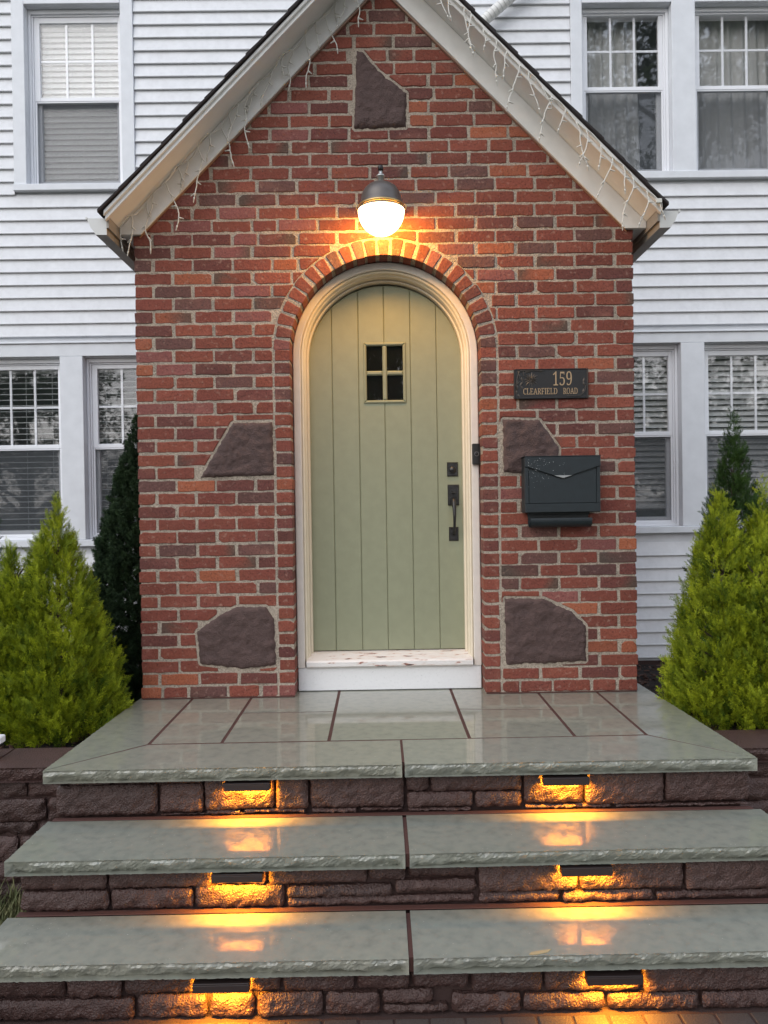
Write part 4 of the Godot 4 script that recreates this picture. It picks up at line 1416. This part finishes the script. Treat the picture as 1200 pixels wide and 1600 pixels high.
func build_mailbox() -> void:
	# origin at the lower left back corner of the box
	var t := thing("mailbox", "dark blue steel wall mailbox with an envelope shaped flap", "mailbox", Vector3(0.748, 0.948, 0.004))
	var w := 0.388
	var h := 0.284
	var d := 0.098
	put("body", box_mesh(Vector3(0, 0, 0), Vector3(w, h, d - 0.008), 0.003), mats.mailbox_steel, t)
	# front: lower panel with a groove round it, and the flap above
	var lower := PackedVector2Array([Vector2(0.002, 0.002), Vector2(w - 0.002, 0.002), Vector2(w - 0.002, 0.0455), Vector2(0.002, 0.0455)])
	put("front_rail", extruded(lower, d - 0.0078, d, 0.0015), mats.mailbox_steel, t)
	for q in [[0.002, 0.019], [w - 0.019, w - 0.002]]:
		put("front_stile", extruded(PackedVector2Array([Vector2(q[0], 0.0465), Vector2(q[1], 0.0465), Vector2(q[1], 0.232), Vector2(q[0], 0.232)]), d - 0.0078, d, 0.0015), mats.mailbox_steel, t)
	put("front_panel", extruded(PackedVector2Array([Vector2(0.0215, 0.048), Vector2(w - 0.0215, 0.048), Vector2(w - 0.0215, 0.222), Vector2(w * 0.5, 0.170), Vector2(0.0215, 0.222)]), d - 0.0078, d - 0.001, 0.0015), mats.mailbox_steel, t)
	var flap := PackedVector2Array([Vector2(0.0005, 0.2345), Vector2(0.014, 0.2335), Vector2(0.145, 0.1905), Vector2(w * 0.5, 0.1755), Vector2(w - 0.145, 0.1905), Vector2(w - 0.014, 0.2335), Vector2(w - 0.0005, 0.2345), Vector2(w - 0.0005, h + 0.002), Vector2(0.0005, h + 0.002)])
	put("flap", extruded(flap, d - 0.0072, d + 0.006, 0.002), mats.mailbox_steel, t)
	var lip := PackedVector2Array([Vector2(0.148, 0.189), Vector2(w * 0.5, 0.1755), Vector2(w - 0.148, 0.189)])
	put("flap_lip", extruded(lip, d + 0.0062, d + 0.0085, 0.001), mats.steel_lip, t)
	put("lid", box_mesh(Vector3(-0.002, h + 0.0025, -0.001), Vector3(w + 0.002, h + 0.006, d + 0.007), 0.0015), mats.mailbox_steel, t)
	# newspaper roll holder: curved tray open at both ends
	var st := begin()
	st.set_smooth_group(5)
	var pts := []
	for i in 15:
		var a := lerpf(PI * 1.02, TAU + 0.35, i / 14.0)
		pts.append(Vector2(0.043 + 0.040 * cos(a), -0.041 + 0.036 * sin(a)))
	pts.insert(0, Vector2(0.002, -0.008))
	for i in pts.size() - 1:
		var c := Vector2(0.043, -0.041)
		for k in 2:
			var off := 0.0 if k == 0 else -0.002
			var a: Vector2 = pts[i] + (pts[i] - c).normalized() * off
			var b: Vector2 = pts[i + 1] + (pts[i + 1] - c).normalized() * off
			var o := ((a + b) * 0.5 - c) * (1.0 if k == 0 else -1.0)
			quad(st, Vector3(0.028, a.y, a.x), Vector3(0.350, a.y, a.x), Vector3(0.345, b.y, b.x), Vector3(0.033, b.y, b.x), Vector3(0, o.y, o.x))
	st.set_smooth_group(-1)
	box(st, Vector3(0.03, -0.012, 0.003), Vector3(0.35, -0.001, 0.02), 0.001)
	put("paper_holder", done(st), mats.mailbox_steel, t)
	# pale flecks on the upper left of the front
	st = begin()
	for k in 75:
		var px := clampf(absf(rng.randfn(0.0, 0.09)) + 0.012, 0.01, 0.2)
		var py := rng.randf_range(0.17, 0.279) if rng.randf() < 0.85 else rng.randf_range(0.12, 0.2)
		var r := rng.randf_range(0.0006, 0.0016)
		var z := d + (0.0062 if py > 0.232 - px * 0.33 else -0.0008)
		for i in 5:
			var a0 := TAU * i / 5.0
			var a1 := TAU * (i + 1) / 5.0
			tri(st, Vector3(px + r * cos(a0), py + r * sin(a0), z), Vector3(px + r * cos(a1), py + r * sin(a1), z), Vector3(px, py, z + r * 0.6), Vector3(0, 0, 1))
	put("flecks", done(st), mats.fleck, t).set_meta("kind", "stuff")

func build_doorbell() -> void:
	var t := thing("doorbell", "black video doorbell on the white door casing", "doorbell", Vector3(0.504, 1.209, -0.108))
	put("body", box_mesh(Vector3(0, 0, 0.0005), Vector3(0.046, 0.112, 0.024), 0.004), mats.black_plastic, t)
	put("lens", box_mesh(Vector3(0.014, 0.080, 0.0242), Vector3(0.032, 0.098, 0.026), 0.001), mats.black_metal, t)
	var st := begin()
	lathe(st, [Vector2(0.0095, 0.0), Vector2(0.0125, 0.0), Vector2(0.0125, 0.003), Vector2(0.0095, 0.003), Vector2(0.0095, 0.0)], 24)
	var r := put("button_ring", done(st), mats.grey_ring, t)
	r.position = Vector3(0.023, 0.056, 0.0242)
	r.rotation.x = PI / 2
	st = begin()
	lathe(st, [Vector2(0.0, 0.0), Vector2(0.0088, 0.0), Vector2(0.0082, 0.002), Vector2(0.0, 0.0024)], 20)
	var b := put("button", done(st), mats.black_metal, t)
	b.position = Vector3(0.023, 0.056, 0.0242)
	b.rotation.x = PI / 2

# ------------------------------------------------------------------ icicle lights along the rakes
func icicle_lights(s: int, label: String) -> void:
	var t := thing("icicle_lights", label, "string lights", Vector3.ZERO, "unlit icicle lights on the white rakes")
	var on := func(u: float) -> Vector3:                 # u from eave (0) to apex (1)
		if s < 0:
			var x := lerpf(-1.315, AX - 0.02, u)
			return Vector3(x, 3.697 + 1.0145 * (x - AX) + 0.118 + 0.014 * sin(u * 61.0), 0.052 + 0.012 * sin(u * 43.0))
		var x2 := lerpf(1.42, AX + 0.02, u)
		return Vector3(x2, 3.697 - 1.0145 * (x2 - AX) + 0.158 + 0.008 * sin(u * 57.0), 0.222)
	var pts := []
	for i in 121:
		pts.append(on.call(i / 120.0) + Vector3(rng.randf_range(-0.003, 0.003), rng.randf_range(-0.003, 0.003), rng.randf_range(-0.002, 0.002)))
	var st := begin()
	tube(st, pts, 0.0032, 5)
	put("main_wire", done(st), mats.string_wire, t)
	if s > 0:
		put("end_plug", box_mesh(Vector3(1.392, 2.470, 0.2165), Vector3(1.420, 2.492, 0.232), 0.002), mats.string_wire, t)
	var drops := 24
	for k in drops:
		var u := (k + 0.3 + rng.randf_range(-0.25, 0.25)) / drops
		var p: Vector3 = on.call(u)
		var l: float = [0.10, 0.20, 0.26, 0.15, 0.23][k % 5] * rng.randf_range(0.8, 1.15)
		st = begin()
		var path := [p]
		var bulbs := begin()
		var q := p
		var n := int(l / 0.022)
		var swing := rng.randf_range(-0.5, 0.5)
		var clear: float = 0.034 if s < 0 else 0.222
		for i in n:
			swing = clampf(swing + rng.randf_range(-0.8, 0.8), -1.0, 1.0)
			q += Vector3(swing * 0.010, -0.020, rng.randf_range(-0.002, 0.002))
			q.z = maxf(q.z, clear)
			path.append(q)
			if i % 3 == 2 or i == n - 1:
				var side := -1.0 if (i / 3) % 2 else 1.0
				var dirn := Vector3(side * rng.randf_range(0.4, 0.9), rng.randf_range(-0.8, 0.1), rng.randf_range(0.0, 0.2)).normalized()
				if i == n - 1:
					dirn = Vector3(swing * 0.4, -1, 0.05).normalized()
				tube(bulbs, [q, q + dirn * 0.012, q + dirn * 0.0125, q + dirn * 0.024, q + dirn * 0.029], [0.0044, 0.0044, 0.0034, 0.0028, 0.0006], 5)
		tube(st, path, 0.0031, 5)
		var strand := put("strand", done(st), mats.string_wire, t)
		put("bulbs", done(bulbs), mats.string_wire, strand).set_meta("kind", "stuff")

# ------------------------------------------------------------------ garden walls, plants, ground
func retaining_wall(s: int, x_in: float, x_out: float, zf: float, label: String) -> void:
	var t := thing("retaining_wall", label, "stone wall", Vector3.ZERO, "low stone walls beside the steps")
	var lo := minf(x_in, x_out)
	var hi := maxf(x_in, x_out)
	put("core", box_mesh(Vector3(lo, -0.72, zf - 0.30), Vector3(hi, -0.125, zf - 0.03)), mats.step_mortar, t)
	var y := -0.122
	var row := 0
	while y > -0.60:
		var hh: float = [0.072, 0.098, 0.060, 0.105, 0.085, 0.11][row % 6]
		var x := lo + 0.003
		while x < hi - 0.03:
			var w := rng.randf_range(0.12, 0.30)
			if hi - (x + w) < 0.08:
				w = hi - x
			var st := begin()
			st.set_color(Color.WHITE * rng.randf_range(0.7, 1.2))
			rock_block(st, Vector3(x, y - hh, zf - 0.08), Vector3(x + w - 0.006, y - 0.005, zf + rng.randf_range(-0.012, 0.006)), 0.012, 0.013)
			put("wall_stone", done(st), mats.riser_stone, t)
			x += w
		y -= hh
		row += 1
	# cap stones with rough fronts
	var x := lo
	while x < hi - 0.05:
		var w := rng.randf_range(0.36, 0.55)
		if hi - (x + w) < 0.2:
			w = hi - x
		var m := flagstone([Vector2(x + 0.004, zf - 0.25), Vector2(x + w - 0.004, zf - 0.25), Vector2(x + w - 0.004, zf + 0.012), Vector2(x + 0.004, zf + 0.012)], -0.121, -0.060, [2])
		put("cap_stone", m, mats.riser_stone, t)
		x += w

# one flattened frond (or a tuft of needles), about one unit long, growing along +y
func spray_mesh(kind: String) -> ArrayMesh:
	var st := begin()
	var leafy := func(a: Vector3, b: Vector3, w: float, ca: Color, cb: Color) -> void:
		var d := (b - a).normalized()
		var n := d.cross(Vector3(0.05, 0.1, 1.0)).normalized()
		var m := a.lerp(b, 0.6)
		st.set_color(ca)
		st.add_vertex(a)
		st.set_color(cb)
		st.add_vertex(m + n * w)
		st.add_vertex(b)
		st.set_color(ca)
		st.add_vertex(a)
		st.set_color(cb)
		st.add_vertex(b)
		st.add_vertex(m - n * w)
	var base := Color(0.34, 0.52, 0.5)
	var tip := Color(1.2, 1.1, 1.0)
	if kind == "spray":
		leafy.call(Vector3.ZERO, Vector3(0.05, 1.0, 0.06), 0.020, base, tip)
		for i in 6:
			var t := 0.10 + 0.14 * i
			for sd in [-1.0, 1.0]:
				var a := Vector3(0.05 * t, t + sd * 0.03, 0.06 * t)
				var ang: float = 0.55 + rng.randf_range(-0.18, 0.18)
				var ll := (0.46 * (1.0 - t * 0.68)) * rng.randf_range(0.7, 1.25)
				var d := Vector3(sd * sin(ang), cos(ang), rng.randf_range(-0.4, 0.4)).normalized()
				leafy.call(a, a + d * ll, 0.021, base, tip)
				var a2: Vector3 = a + d * ll * 0.4
				leafy.call(a2, a2 + d.rotated(Vector3(0, 0, 1), 0.6 * (1.0 if i % 2 else -1.0)) * ll * 0.42, 0.018, base, tip)
	else:
		for i in 26:
			var d := Vector3(rng.randfn(), rng.randfn() + 0.9, rng.randfn()).normalized()
			leafy.call(Vector3(0, rng.randf() * 0.5, 0), Vector3(0, 0.3, 0) + d * rng.randf_range(0.55, 0.8), 0.05, base, tip)
	st.generate_normals()
	return st.commit()

# evergreen of several upright lobes: boughs sit on each lobe's surface and every bough carries a plume of fronds
func shrub(called: String, label: String, at: Vector3, lobes: Array, boughs: int, per: int, size: float, kind: String, c0: Color, c1: Color, lay: float) -> void:
	# lobes: [dx, dz, height, radius, belly height fraction]
	var t := thing(called, label, "shrub", at, "evergreen shrubs flanking the entry")
	var st := begin()
	var weights := 0.0
	for q in lobes:
		weights += q[2] * q[3]
		tube(st, [Vector3(q[0] * 0.3, -0.05, q[1] * 0.3), Vector3(q[0], q[2] * 0.35, q[1]), Vector3(q[0], q[2] * 0.82, q[1])], [0.022, 0.016, 0.004], 7)
		for k in 40:
			var hh: float = q[2] * rng.randf_range(0.05, 0.8)
			var a := rng.randf() * TAU
			var r: float = q[3] * 0.55 * (1.0 - hh / q[2] * 0.8)
			tube(st, [Vector3(q[0], hh, q[1]), Vector3(q[0] + cos(a) * r, hh + 0.10, q[1] + sin(a) * r)], [0.008, 0.002], 4)
	put("trunk", done(st), mats.bark, t)
	var where := []
	var tint := []
	var lump := noise(FastNoiseLite.TYPE_SIMPLEX_SMOOTH, 1.0, 2, 77 + boughs)
	for q in lobes:
		for k in int(boughs * q[2] * q[3] / weights):
			var v := 1.0 - sqrt(rng.randf()) * 1.0
			v = clampf(v + rng.randf_range(-0.03, 0.03), 0.0, 0.985)
			var prof: float = pow(1.0 - v, 0.82) + 0.015
			if v < q[4]:
				prof = lerpf(0.82, pow(1.0 - q[4], 0.82) + 0.015, smoothstep(0.0, q[4], v))
			var a := rng.randf() * TAU
			var inside := rng.randf() < 0.24
			var depth := rng.randf_range(0.50, 0.80) if inside else rng.randf_range(0.84, 1.04)
			var lumpy: float = 1.0 + 0.20 * lump.get_noise_3d(cos(a) * 2.2 + q[0] * 9.0, v * q[2] * 6.0, sin(a) * 2.2)
			var r: float = maxf(0.0, q[3] * prof * depth * lumpy - size * 0.5)
			var outw := Vector3(cos(a), 0, sin(a))
			var root := Vector3(q[0], v * q[2], q[1]) + outw * r
			var lead := (outw * lerpf(lay, 0.22, v) + Vector3.UP + Vector3(rng.randfn(), rng.randfn() * 0.5, rng.randfn()) * 0.18).normalized()
			var tone := rng.randf()
			var fan := lead.cross(outw.rotated(Vector3.UP, rng.randf_range(-1.2, 1.2))).normalized()
			for m in per:
				var along := (m + rng.randf()) / per
				var spread := rng.randf_range(-1.0, 1.0)
				var axis := (lead + fan * spread * 0.55 + lead.cross(fan) * rng.randfn() * 0.28 + Vector3(rng.randfn(), rng.randfn(), rng.randfn()) * 0.12).normalized()
				var side := axis.cross(Vector3(rng.randfn(), rng.randfn(), rng.randfn())).normalized()
				var sc := size * rng.randf_range(0.6, 1.15) * (1.0 - 0.35 * along) * (0.75 if v > 0.85 else 1.0)
				var p := root + lead * (along - 0.3) * size * 1.3 + fan * spread * size * 0.45 * (1.0 - 0.6 * along)
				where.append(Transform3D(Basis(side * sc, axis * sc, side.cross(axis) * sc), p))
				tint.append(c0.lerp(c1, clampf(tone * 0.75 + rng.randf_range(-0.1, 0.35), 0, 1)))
	var mm := MultiMesh.new()
	mm.transform_format = MultiMesh.TRANSFORM_3D
	mm.use_colors = true
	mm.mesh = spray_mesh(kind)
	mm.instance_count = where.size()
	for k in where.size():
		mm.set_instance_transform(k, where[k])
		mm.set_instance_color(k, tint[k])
	var o := MultiMeshInstance3D.new()
	o.name = "foliage"
	o.multimesh = mm
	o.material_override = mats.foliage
	t.add_child(o, true)
	o.set_meta("kind", "stuff")

func build_shrubs() -> void:
	shrub("golden_arborvitae", "bright yellow green conical arborvitae left of the landing", Vector3(-1.60, -0.11, 0.20), [[0.0, 0.0, 1.13, 0.36, 0.22], [-0.22, 0.02, 0.92, 0.32, 0.25]], 1500, 15, 0.076, "spray", Color(0.034, 0.080, 0.005), Color(0.46, 0.50, 0.022), 0.6)
	shrub("golden_arborvitae", "bright yellow green rounded arborvitae right of the landing", Vector3(1.84, -0.11, 0.18), [[-0.13, 0.02, 1.16, 0.35, 0.34], [0.10, -0.02, 1.17, 0.35, 0.34], [0.02, 0.12, 0.98, 0.35, 0.34]], 1950, 15, 0.072, "spray", Color(0.034, 0.080, 0.005), Color(0.46, 0.50, 0.022), 0.6)
	shrub("dwarf_spruce", "dark green dwarf spruce behind the left yellow shrub, against the brick corner", Vector3(-1.45, -0.2, -0.62), [[0.0, 0.0, 1.76, 0.44, 0.2]], 4200, 9, 0.034, "tuft", Color(0.014, 0.030, 0.013), Color(0.050, 0.085, 0.034), 0.8)
	shrub("dark_arborvitae", "tall dark green pointed arborvitae behind the right yellow shrub", Vector3(2.12, -0.2, -0.55), [[0.0, 0.0, 1.72, 0.37, 0.25]], 1500, 12, 0.066, "spray", Color(0.016, 0.042, 0.010), Color(0.065, 0.12, 0.022), 0.6)
	shrub("edge_conifer", "dark evergreen whose twig tips poke in at the left edge", Vector3(-2.38, -0.2, -0.40), [[0.0, 0.0, 1.62, 0.44, 0.3]], 420, 8, 0.10, "spray", Color(0.018, 0.040, 0.014), Color(0.046, 0.090, 0.022), 1.1)

func build_ground() -> void:
	# one broad sheet of lawn, hollowed nowhere: beds and paving lie above it
	structure("ground", box_mesh(Vector3(-120, -0.75, -60), Vector3(120, -0.632, 120)), mats.lawn)
	# planting beds behind the low walls
	for s in [-1, 1]:
		var x0: float = -6.0 if s < 0 else 1.425
		var x1: float = -1.285 if s < 0 else 6.0
		var zf: float = 0.60 if s < 0 else 0.50
		var st := begin()
		st.set_smooth_group(6)
		var nx := 60
		var nz := 40
		var p := []
		for j in nz + 1:
			var r := []
			for i in nx + 1:
				var x := lerpf(x0, x1, float(i) / nx)
				var z := lerpf(HZ + 0.004, zf, float(j) / nz)
				var y := -0.27 + 0.155 * smoothstep(-1.2, 0.1, z) + 0.016 * rough_noise.get_noise_2d(x * 120.0, z * 120.0) + 0.012 * lump_noise.get_noise_2d(x * 50.0, z * 50.0)
				r.append(Vector3(x, y, z))
			p.append(r)
		for j in nz:
			for i in nx:
				quad(st, p[j][i], p[j][i + 1], p[j + 1][i + 1], p[j + 1][i], Vector3.UP)
		st.set_smooth_group(-1)
		for i in nx:
			for j in [0, nz]:
				quad(st, p[j][i], p[j][i + 1], Vector3(p[j][i + 1].x, -0.64, p[j][i + 1].z), Vector3(p[j][i].x, -0.64, p[j][i].z), Vector3(0, 0, 1 if j else -1))
		for j in nz:
			for i in [0, nx]:
				quad(st, p[j][i], p[j + 1][i], Vector3(p[j + 1][i].x, -0.64, p[j + 1][i].z), Vector3(p[j][i].x, -0.64, p[j][i].z), Vector3(1 if i else -1, 0, 0))
		structure("garden_bed", done(st), mats.soil)
		# bark chips scattered on the bed
		var chip := begin()
		box(chip, Vector3(-0.5, -0.12, -0.22), Vector3(0.5, 0.12, 0.22))
		var mm := MultiMesh.new()
		mm.transform_format = MultiMesh.TRANSFORM_3D
		mm.use_colors = true
		mm.mesh = done(chip)
		mm.instance_count = 1500
		for k in 1500:
			var x := rng.randf_range(-2.9, -1.29) if s < 0 else rng.randf_range(1.43, 3.0)
			var z := rng.randf_range(HZ + 0.05, zf - 0.03)
			var y := -0.27 + 0.155 * smoothstep(-1.2, 0.1, z) + 0.016 * rough_noise.get_noise_2d(x * 120.0, z * 120.0) + 0.012 * lump_noise.get_noise_2d(x * 50.0, z * 50.0) + 0.005
			var sc := rng.randf_range(0.012, 0.04)
			mm.set_instance_transform(k, Transform3D(Basis.from_euler(Vector3(rng.randf_range(-0.5, 0.5), rng.randf() * TAU, rng.randf_range(-0.4, 0.4))).scaled_local(Vector3.ONE * sc), Vector3(x, y, z)))
			mm.set_instance_color(k, Color(0.05, 0.024, 0.016).lerp(Color(0.11, 0.06, 0.045), rng.randf()))
		var o := MultiMeshInstance3D.new()
		o.name = numbered("bark_mulch")
		o.multimesh = mm
		o.material_override = mats.foliage
		add_child(o)
		o.set_meta("kind", "stuff")
		o.set_meta("label", "brown bark mulch scattered on the bed %s of the entry" % ("left" if s < 0 else "right"))
		o.set_meta("category", "mulch")
	# paved walk at the foot of the steps
	var walk := structure("walkway", box_mesh(Vector3(-1.33, -0.70, 1.56), Vector3(1.60, -0.6285, 7.5)), mats.step_mortar)
	var kinds := []
	for k in 6:
		var st := begin()
		st.set_color(Color.WHITE * [0.7, 0.85, 1.0, 1.15, 0.9, 1.05][k])
		box(st, Vector3(-0.0535, -0.02, -0.1035), Vector3(0.0535, 0.0035, 0.1035), 0.004)
		kinds.append(done(st))
	for row in 4:
		var z := 1.715 + row * 0.211
		var x := -1.27 - (0.056 if row % 2 else 0.0)
		while x < 1.56:
			var o := put("paver", kinds[rng.randi() % 6], mats.paver, walk)
			o.position = Vector3(x + rng.randf_range(-0.001, 0.001), -0.6285 + rng.randf_range(-0.0015, 0.0015), z)
			o.rotation = Vector3(rng.randf_range(-0.006, 0.006), rng.randf_range(-0.008, 0.008), rng.randf_range(-0.006, 0.006))
			x += 0.1125
	structure("street", box_mesh(Vector3(-80, -0.70, 9.0), Vector3(80, -0.626, 15.5)), mats.asphalt)
	# grass left of the steps
	var blade := begin()
	for k in 5:
		var a := TAU * k / 5.0 + rng.randf()
		var lean := rng.randf_range(0.15, 0.6)
		var base := Vector3(rng.randf_range(-0.12, 0.12), 0, rng.randf_range(-0.12, 0.12))
		var d := Vector3(cos(a), 0, sin(a))
		var n := Vector3(-sin(a), 0, cos(a)) * 0.035
		var m := base + d * lean * 0.35 + Vector3(0, 0.55, 0)
		var e := base + d * lean + Vector3(0, rng.randf_range(0.8, 1.0), 0)
		blade.add_vertex(base - n); blade.add_vertex(m - n * 0.8); blade.add_vertex(base + n)
		blade.add_vertex(base + n); blade.add_vertex(m - n * 0.8); blade.add_vertex(m + n * 0.8)
		blade.add_vertex(m - n * 0.8); blade.add_vertex(e); blade.add_vertex(m + n * 0.8)
	blade.generate_normals()
	var mm := MultiMesh.new()
	mm.transform_format = MultiMesh.TRANSFORM_3D
	mm.use_colors = true
	mm.mesh = blade.commit()
	mm.instance_count = 5000
	for k in 5000:
		var p := Vector3(rng.randf_range(-2.6, -1.335), -0.634, rng.randf_range(0.89, 2.6))
		mm.set_instance_transform(k, Transform3D(Basis(Vector3.UP, rng.randf() * TAU).scaled(Vector3.ONE * rng.randf_range(0.07, 0.15)), p))
		mm.set_instance_color(k, Color(0.07, 0.085, 0.03).lerp(Color(0.17, 0.16, 0.075), rng.randf()))
	var o := MultiMeshInstance3D.new()
	o.name = "grass"
	o.multimesh = mm
	o.material_override = mats.foliage
	add_child(o)
	o.set_meta("kind", "stuff")
	o.set_meta("label", "rough green grass left of the lower steps")
	o.set_meta("category", "grass")

func build_small_things() -> void:
	# scrap of dry leaf on the lowest tread
	var st := begin()
	var p := PackedVector2Array([Vector2(-0.040, -0.004), Vector2(-0.015, -0.008), Vector2(0.022, -0.004), Vector2(0.040, 0.009), Vector2(0.012, 0.010), Vector2(-0.03, 0.007)])
	extrude(st, p, 0.0, 0.0022, 0.0008, Transform3D(Basis(Vector3(1, 0, 0), Vector3(0, 0, -1), Vector3(0, 1, 0)), Vector3.ZERO))
	var o := put("dry_leaf", done(st), mats.leaf_chip)
	o.position = Vector3(0.487, -0.4145, 1.628)
	o.rotation.y = 0.18
	o.set_meta("label", "small tan scrap of dry leaf on the front of the lowest tread")
	o.set_meta("category", "leaf")
	# garden spotlight at the left edge, on the cap stone
	var t := thing("garden_light", "small white and black garden light at the left edge beside the yellow shrub", "garden light", Vector3(-1.665, -0.0595, 0.735))
	st = begin()
	box(st, Vector3(-0.012, 0.0, -0.012), Vector3(0.012, 0.055, 0.012), 0.002)
	box(st, Vector3(-0.035, 0.05, -0.022), Vector3(0.035, 0.062, 0.022), 0.002)
	put("base", done(st), mats.black_plastic, t)
	st = begin()
	box(st, Vector3(-0.04, 0.064, -0.028), Vector3(0.04, 0.096, 0.028), 0.005)
	put("head", done(st), mats.vinyl, t)

func tree(label: String, at: Vector3, height: float, radius: float, crown_base: float, leaves: int) -> void:
	var t := thing("street_tree", label, "tree", at, "trees across the street")
	var st := begin()
	tube(st, [Vector3.ZERO, Vector3(0.1, height * 0.3, 0.05), Vector3(-0.05, height * 0.6, 0.1), Vector3(0.05, height * 0.92, 0)], [0.26, 0.2, 0.13, 0.03], 9)
	var clumps := []
	for k in 46:
		var v := rng.randf()
		var y := lerpf(crown_base, height, v)
		var r := radius * sqrt(rng.randf()) * (0.35 + 0.65 * sin(PI * clampf(v * 0.85 + 0.15, 0, 1)))
		var a := rng.randf() * TAU
		var c := Vector3(cos(a) * r, y, sin(a) * r)
		clumps.append([c, rng.randf_range(0.55, 1.15) * radius * 0.30])
		if k % 2 == 0:
			var root := Vector3(0, maxf(crown_base * 0.8, y - 1.4), 0)
			tube(st, [root, root.lerp(c, 0.5) + Vector3(0, 0.15, 0), c], [0.07, 0.04, 0.012], 5)
	put("trunk", done(st), mats.bark, t)
	var leaf := begin()
	for k in 4:
		var a := TAU * k / 4.0
		var d := Vector3(cos(a), sin(a * 1.7) * 0.5, sin(a))
		var n := Vector3(-sin(a), 0.3, cos(a)) * 0.22
		leaf.add_vertex(Vector3.ZERO); leaf.add_vertex(d * 0.5 + n); leaf.add_vertex(d)
		leaf.add_vertex(Vector3.ZERO); leaf.add_vertex(d); leaf.add_vertex(d * 0.5 - n)
	leaf.generate_normals()
	var mm := MultiMesh.new()
	mm.transform_format = MultiMesh.TRANSFORM_3D
	mm.use_colors = true
	mm.mesh = leaf.commit()
	mm.instance_count = leaves
	for k in leaves:
		var c: Array = clumps[rng.randi() % clumps.size()]
		var p: Vector3 = c[0] + Vector3(rng.randfn(), rng.randfn() * 0.75, rng.randfn()) * c[1] * 0.55
		mm.set_instance_transform(k, Transform3D(Basis.from_euler(Vector3(rng.randf() * TAU, rng.randf() * TAU, rng.randf() * TAU)).scaled(Vector3.ONE * rng.randf_range(0.11, 0.2)), p))
		mm.set_instance_color(k, Color(0.02, 0.035, 0.012).lerp(Color(0.05, 0.075, 0.02), rng.randf()))
	var o := MultiMeshInstance3D.new()
	o.name = "crown"
	o.multimesh = mm
	o.material_override = mats.foliage
	t.add_child(o, true)
	o.set_meta("kind", "stuff")

func build_trees() -> void:
	tree("broad leafy tree across the street mirrored in the lower left windows", Vector3(-11.5, -0.632, 17.0), 9.5, 3.4, 1.2, 6500)
	tree("tall leafy yard tree mirrored in the right windows", Vector3(6.6, -0.632, 8.0), 13.0, 4.0, 2.2, 9500)
	tree("dense leafy tree across the street mirrored in the door panes", Vector3(0.5, -0.632, 18.5), 8.5, 3.6, 1.0, 9000)

# ------------------------------------------------------------------ scene
func _ready() -> void:
	rng.seed = 20240607
	var cam := Camera3D.new()
	cam.name = "camera"
	cam.transform = Transform3D(Basis(Vector3(0.99986245, -0.01519877, 0.00663903), Vector3(0.01525889, 0.99984217, -0.00909982), Vector3(-0.00649968, 0.00919987, 0.99993656)), Vector3(0, 1.0, 4.03))
	cam.fov = 67.292
	cam.near = 0.05
	cam.far = 400.0
	cam.current = true
	add_child(cam)
	var env := Environment.new()
	env.background_mode = Environment.BG_SKY
	var sky := Sky.new()
	var sm := ProceduralSkyMaterial.new()
	sm.sky_top_color = Color(0.68, 0.73, 0.81)
	sm.sky_horizon_color = Color(0.95, 0.93, 0.91)
	sm.sky_curve = 0.25
	sm.ground_bottom_color = Color(0.2, 0.2, 0.19)
	sm.ground_horizon_color = Color(0.5, 0.5, 0.5)
	sm.sun_angle_max = 1.0
	sky.sky_material = sm
	env.sky = sky
	env.background_energy_multiplier = 1.5
	env.tonemap_mode = Environment.TONE_MAPPER_LINEAR
	env.tonemap_exposure = 1.62
	env.sdfgi_enabled = true
	env.ssao_enabled = true
	env.ssil_enabled = true
	var we := WorldEnvironment.new()
	we.name = "environment"
	we.environment = env
	add_child(we)
	var sun := DirectionalLight3D.new()
	sun.name = "dusk_sky_light"
	sun.light_color = Color(1.0, 0.97, 0.93)
	sun.light_energy = 0.32
	sun.light_angular_distance = 55.0
	sun.shadow_enabled = true
	sun.sky_mode = DirectionalLight3D.SKY_MODE_LIGHT_ONLY
	sun.rotation_degrees = Vector3(-36, -38, 0)
	add_child(sun)

	rough_noise = noise(FastNoiseLite.TYPE_SIMPLEX_SMOOTH, 0.25, 4, 5)
	lump_noise = noise(FastNoiseLite.TYPE_SIMPLEX_SMOOTH, 0.12, 2, 6)
	chip_noise = noise(FastNoiseLite.TYPE_CELLULAR, 0.10, 1, 7)
	chip_noise.cellular_return_type = FastNoiseLite.RETURN_DISTANCE
	make_materials()
	build_ground()
	build_house()
	build_entry()
	build_steps()
	retaining_wall(-1, -1.292, -3.2, 0.850, "low dark stone garden wall left of the steps")
	retaining_wall(1, 1.455, 3.3, 0.760, "low dark stone garden wall right of the steps")
	build_trees()
	build_shrubs()
	build_lamp()
	build_plaque()
	build_mailbox()
	build_doorbell()
	icicle_lights(-1, "white icicle string lights hanging along the left rake")
	icicle_lights(1, "white icicle string lights hanging along the right rake")
	build_step_lights()
	build_small_things()
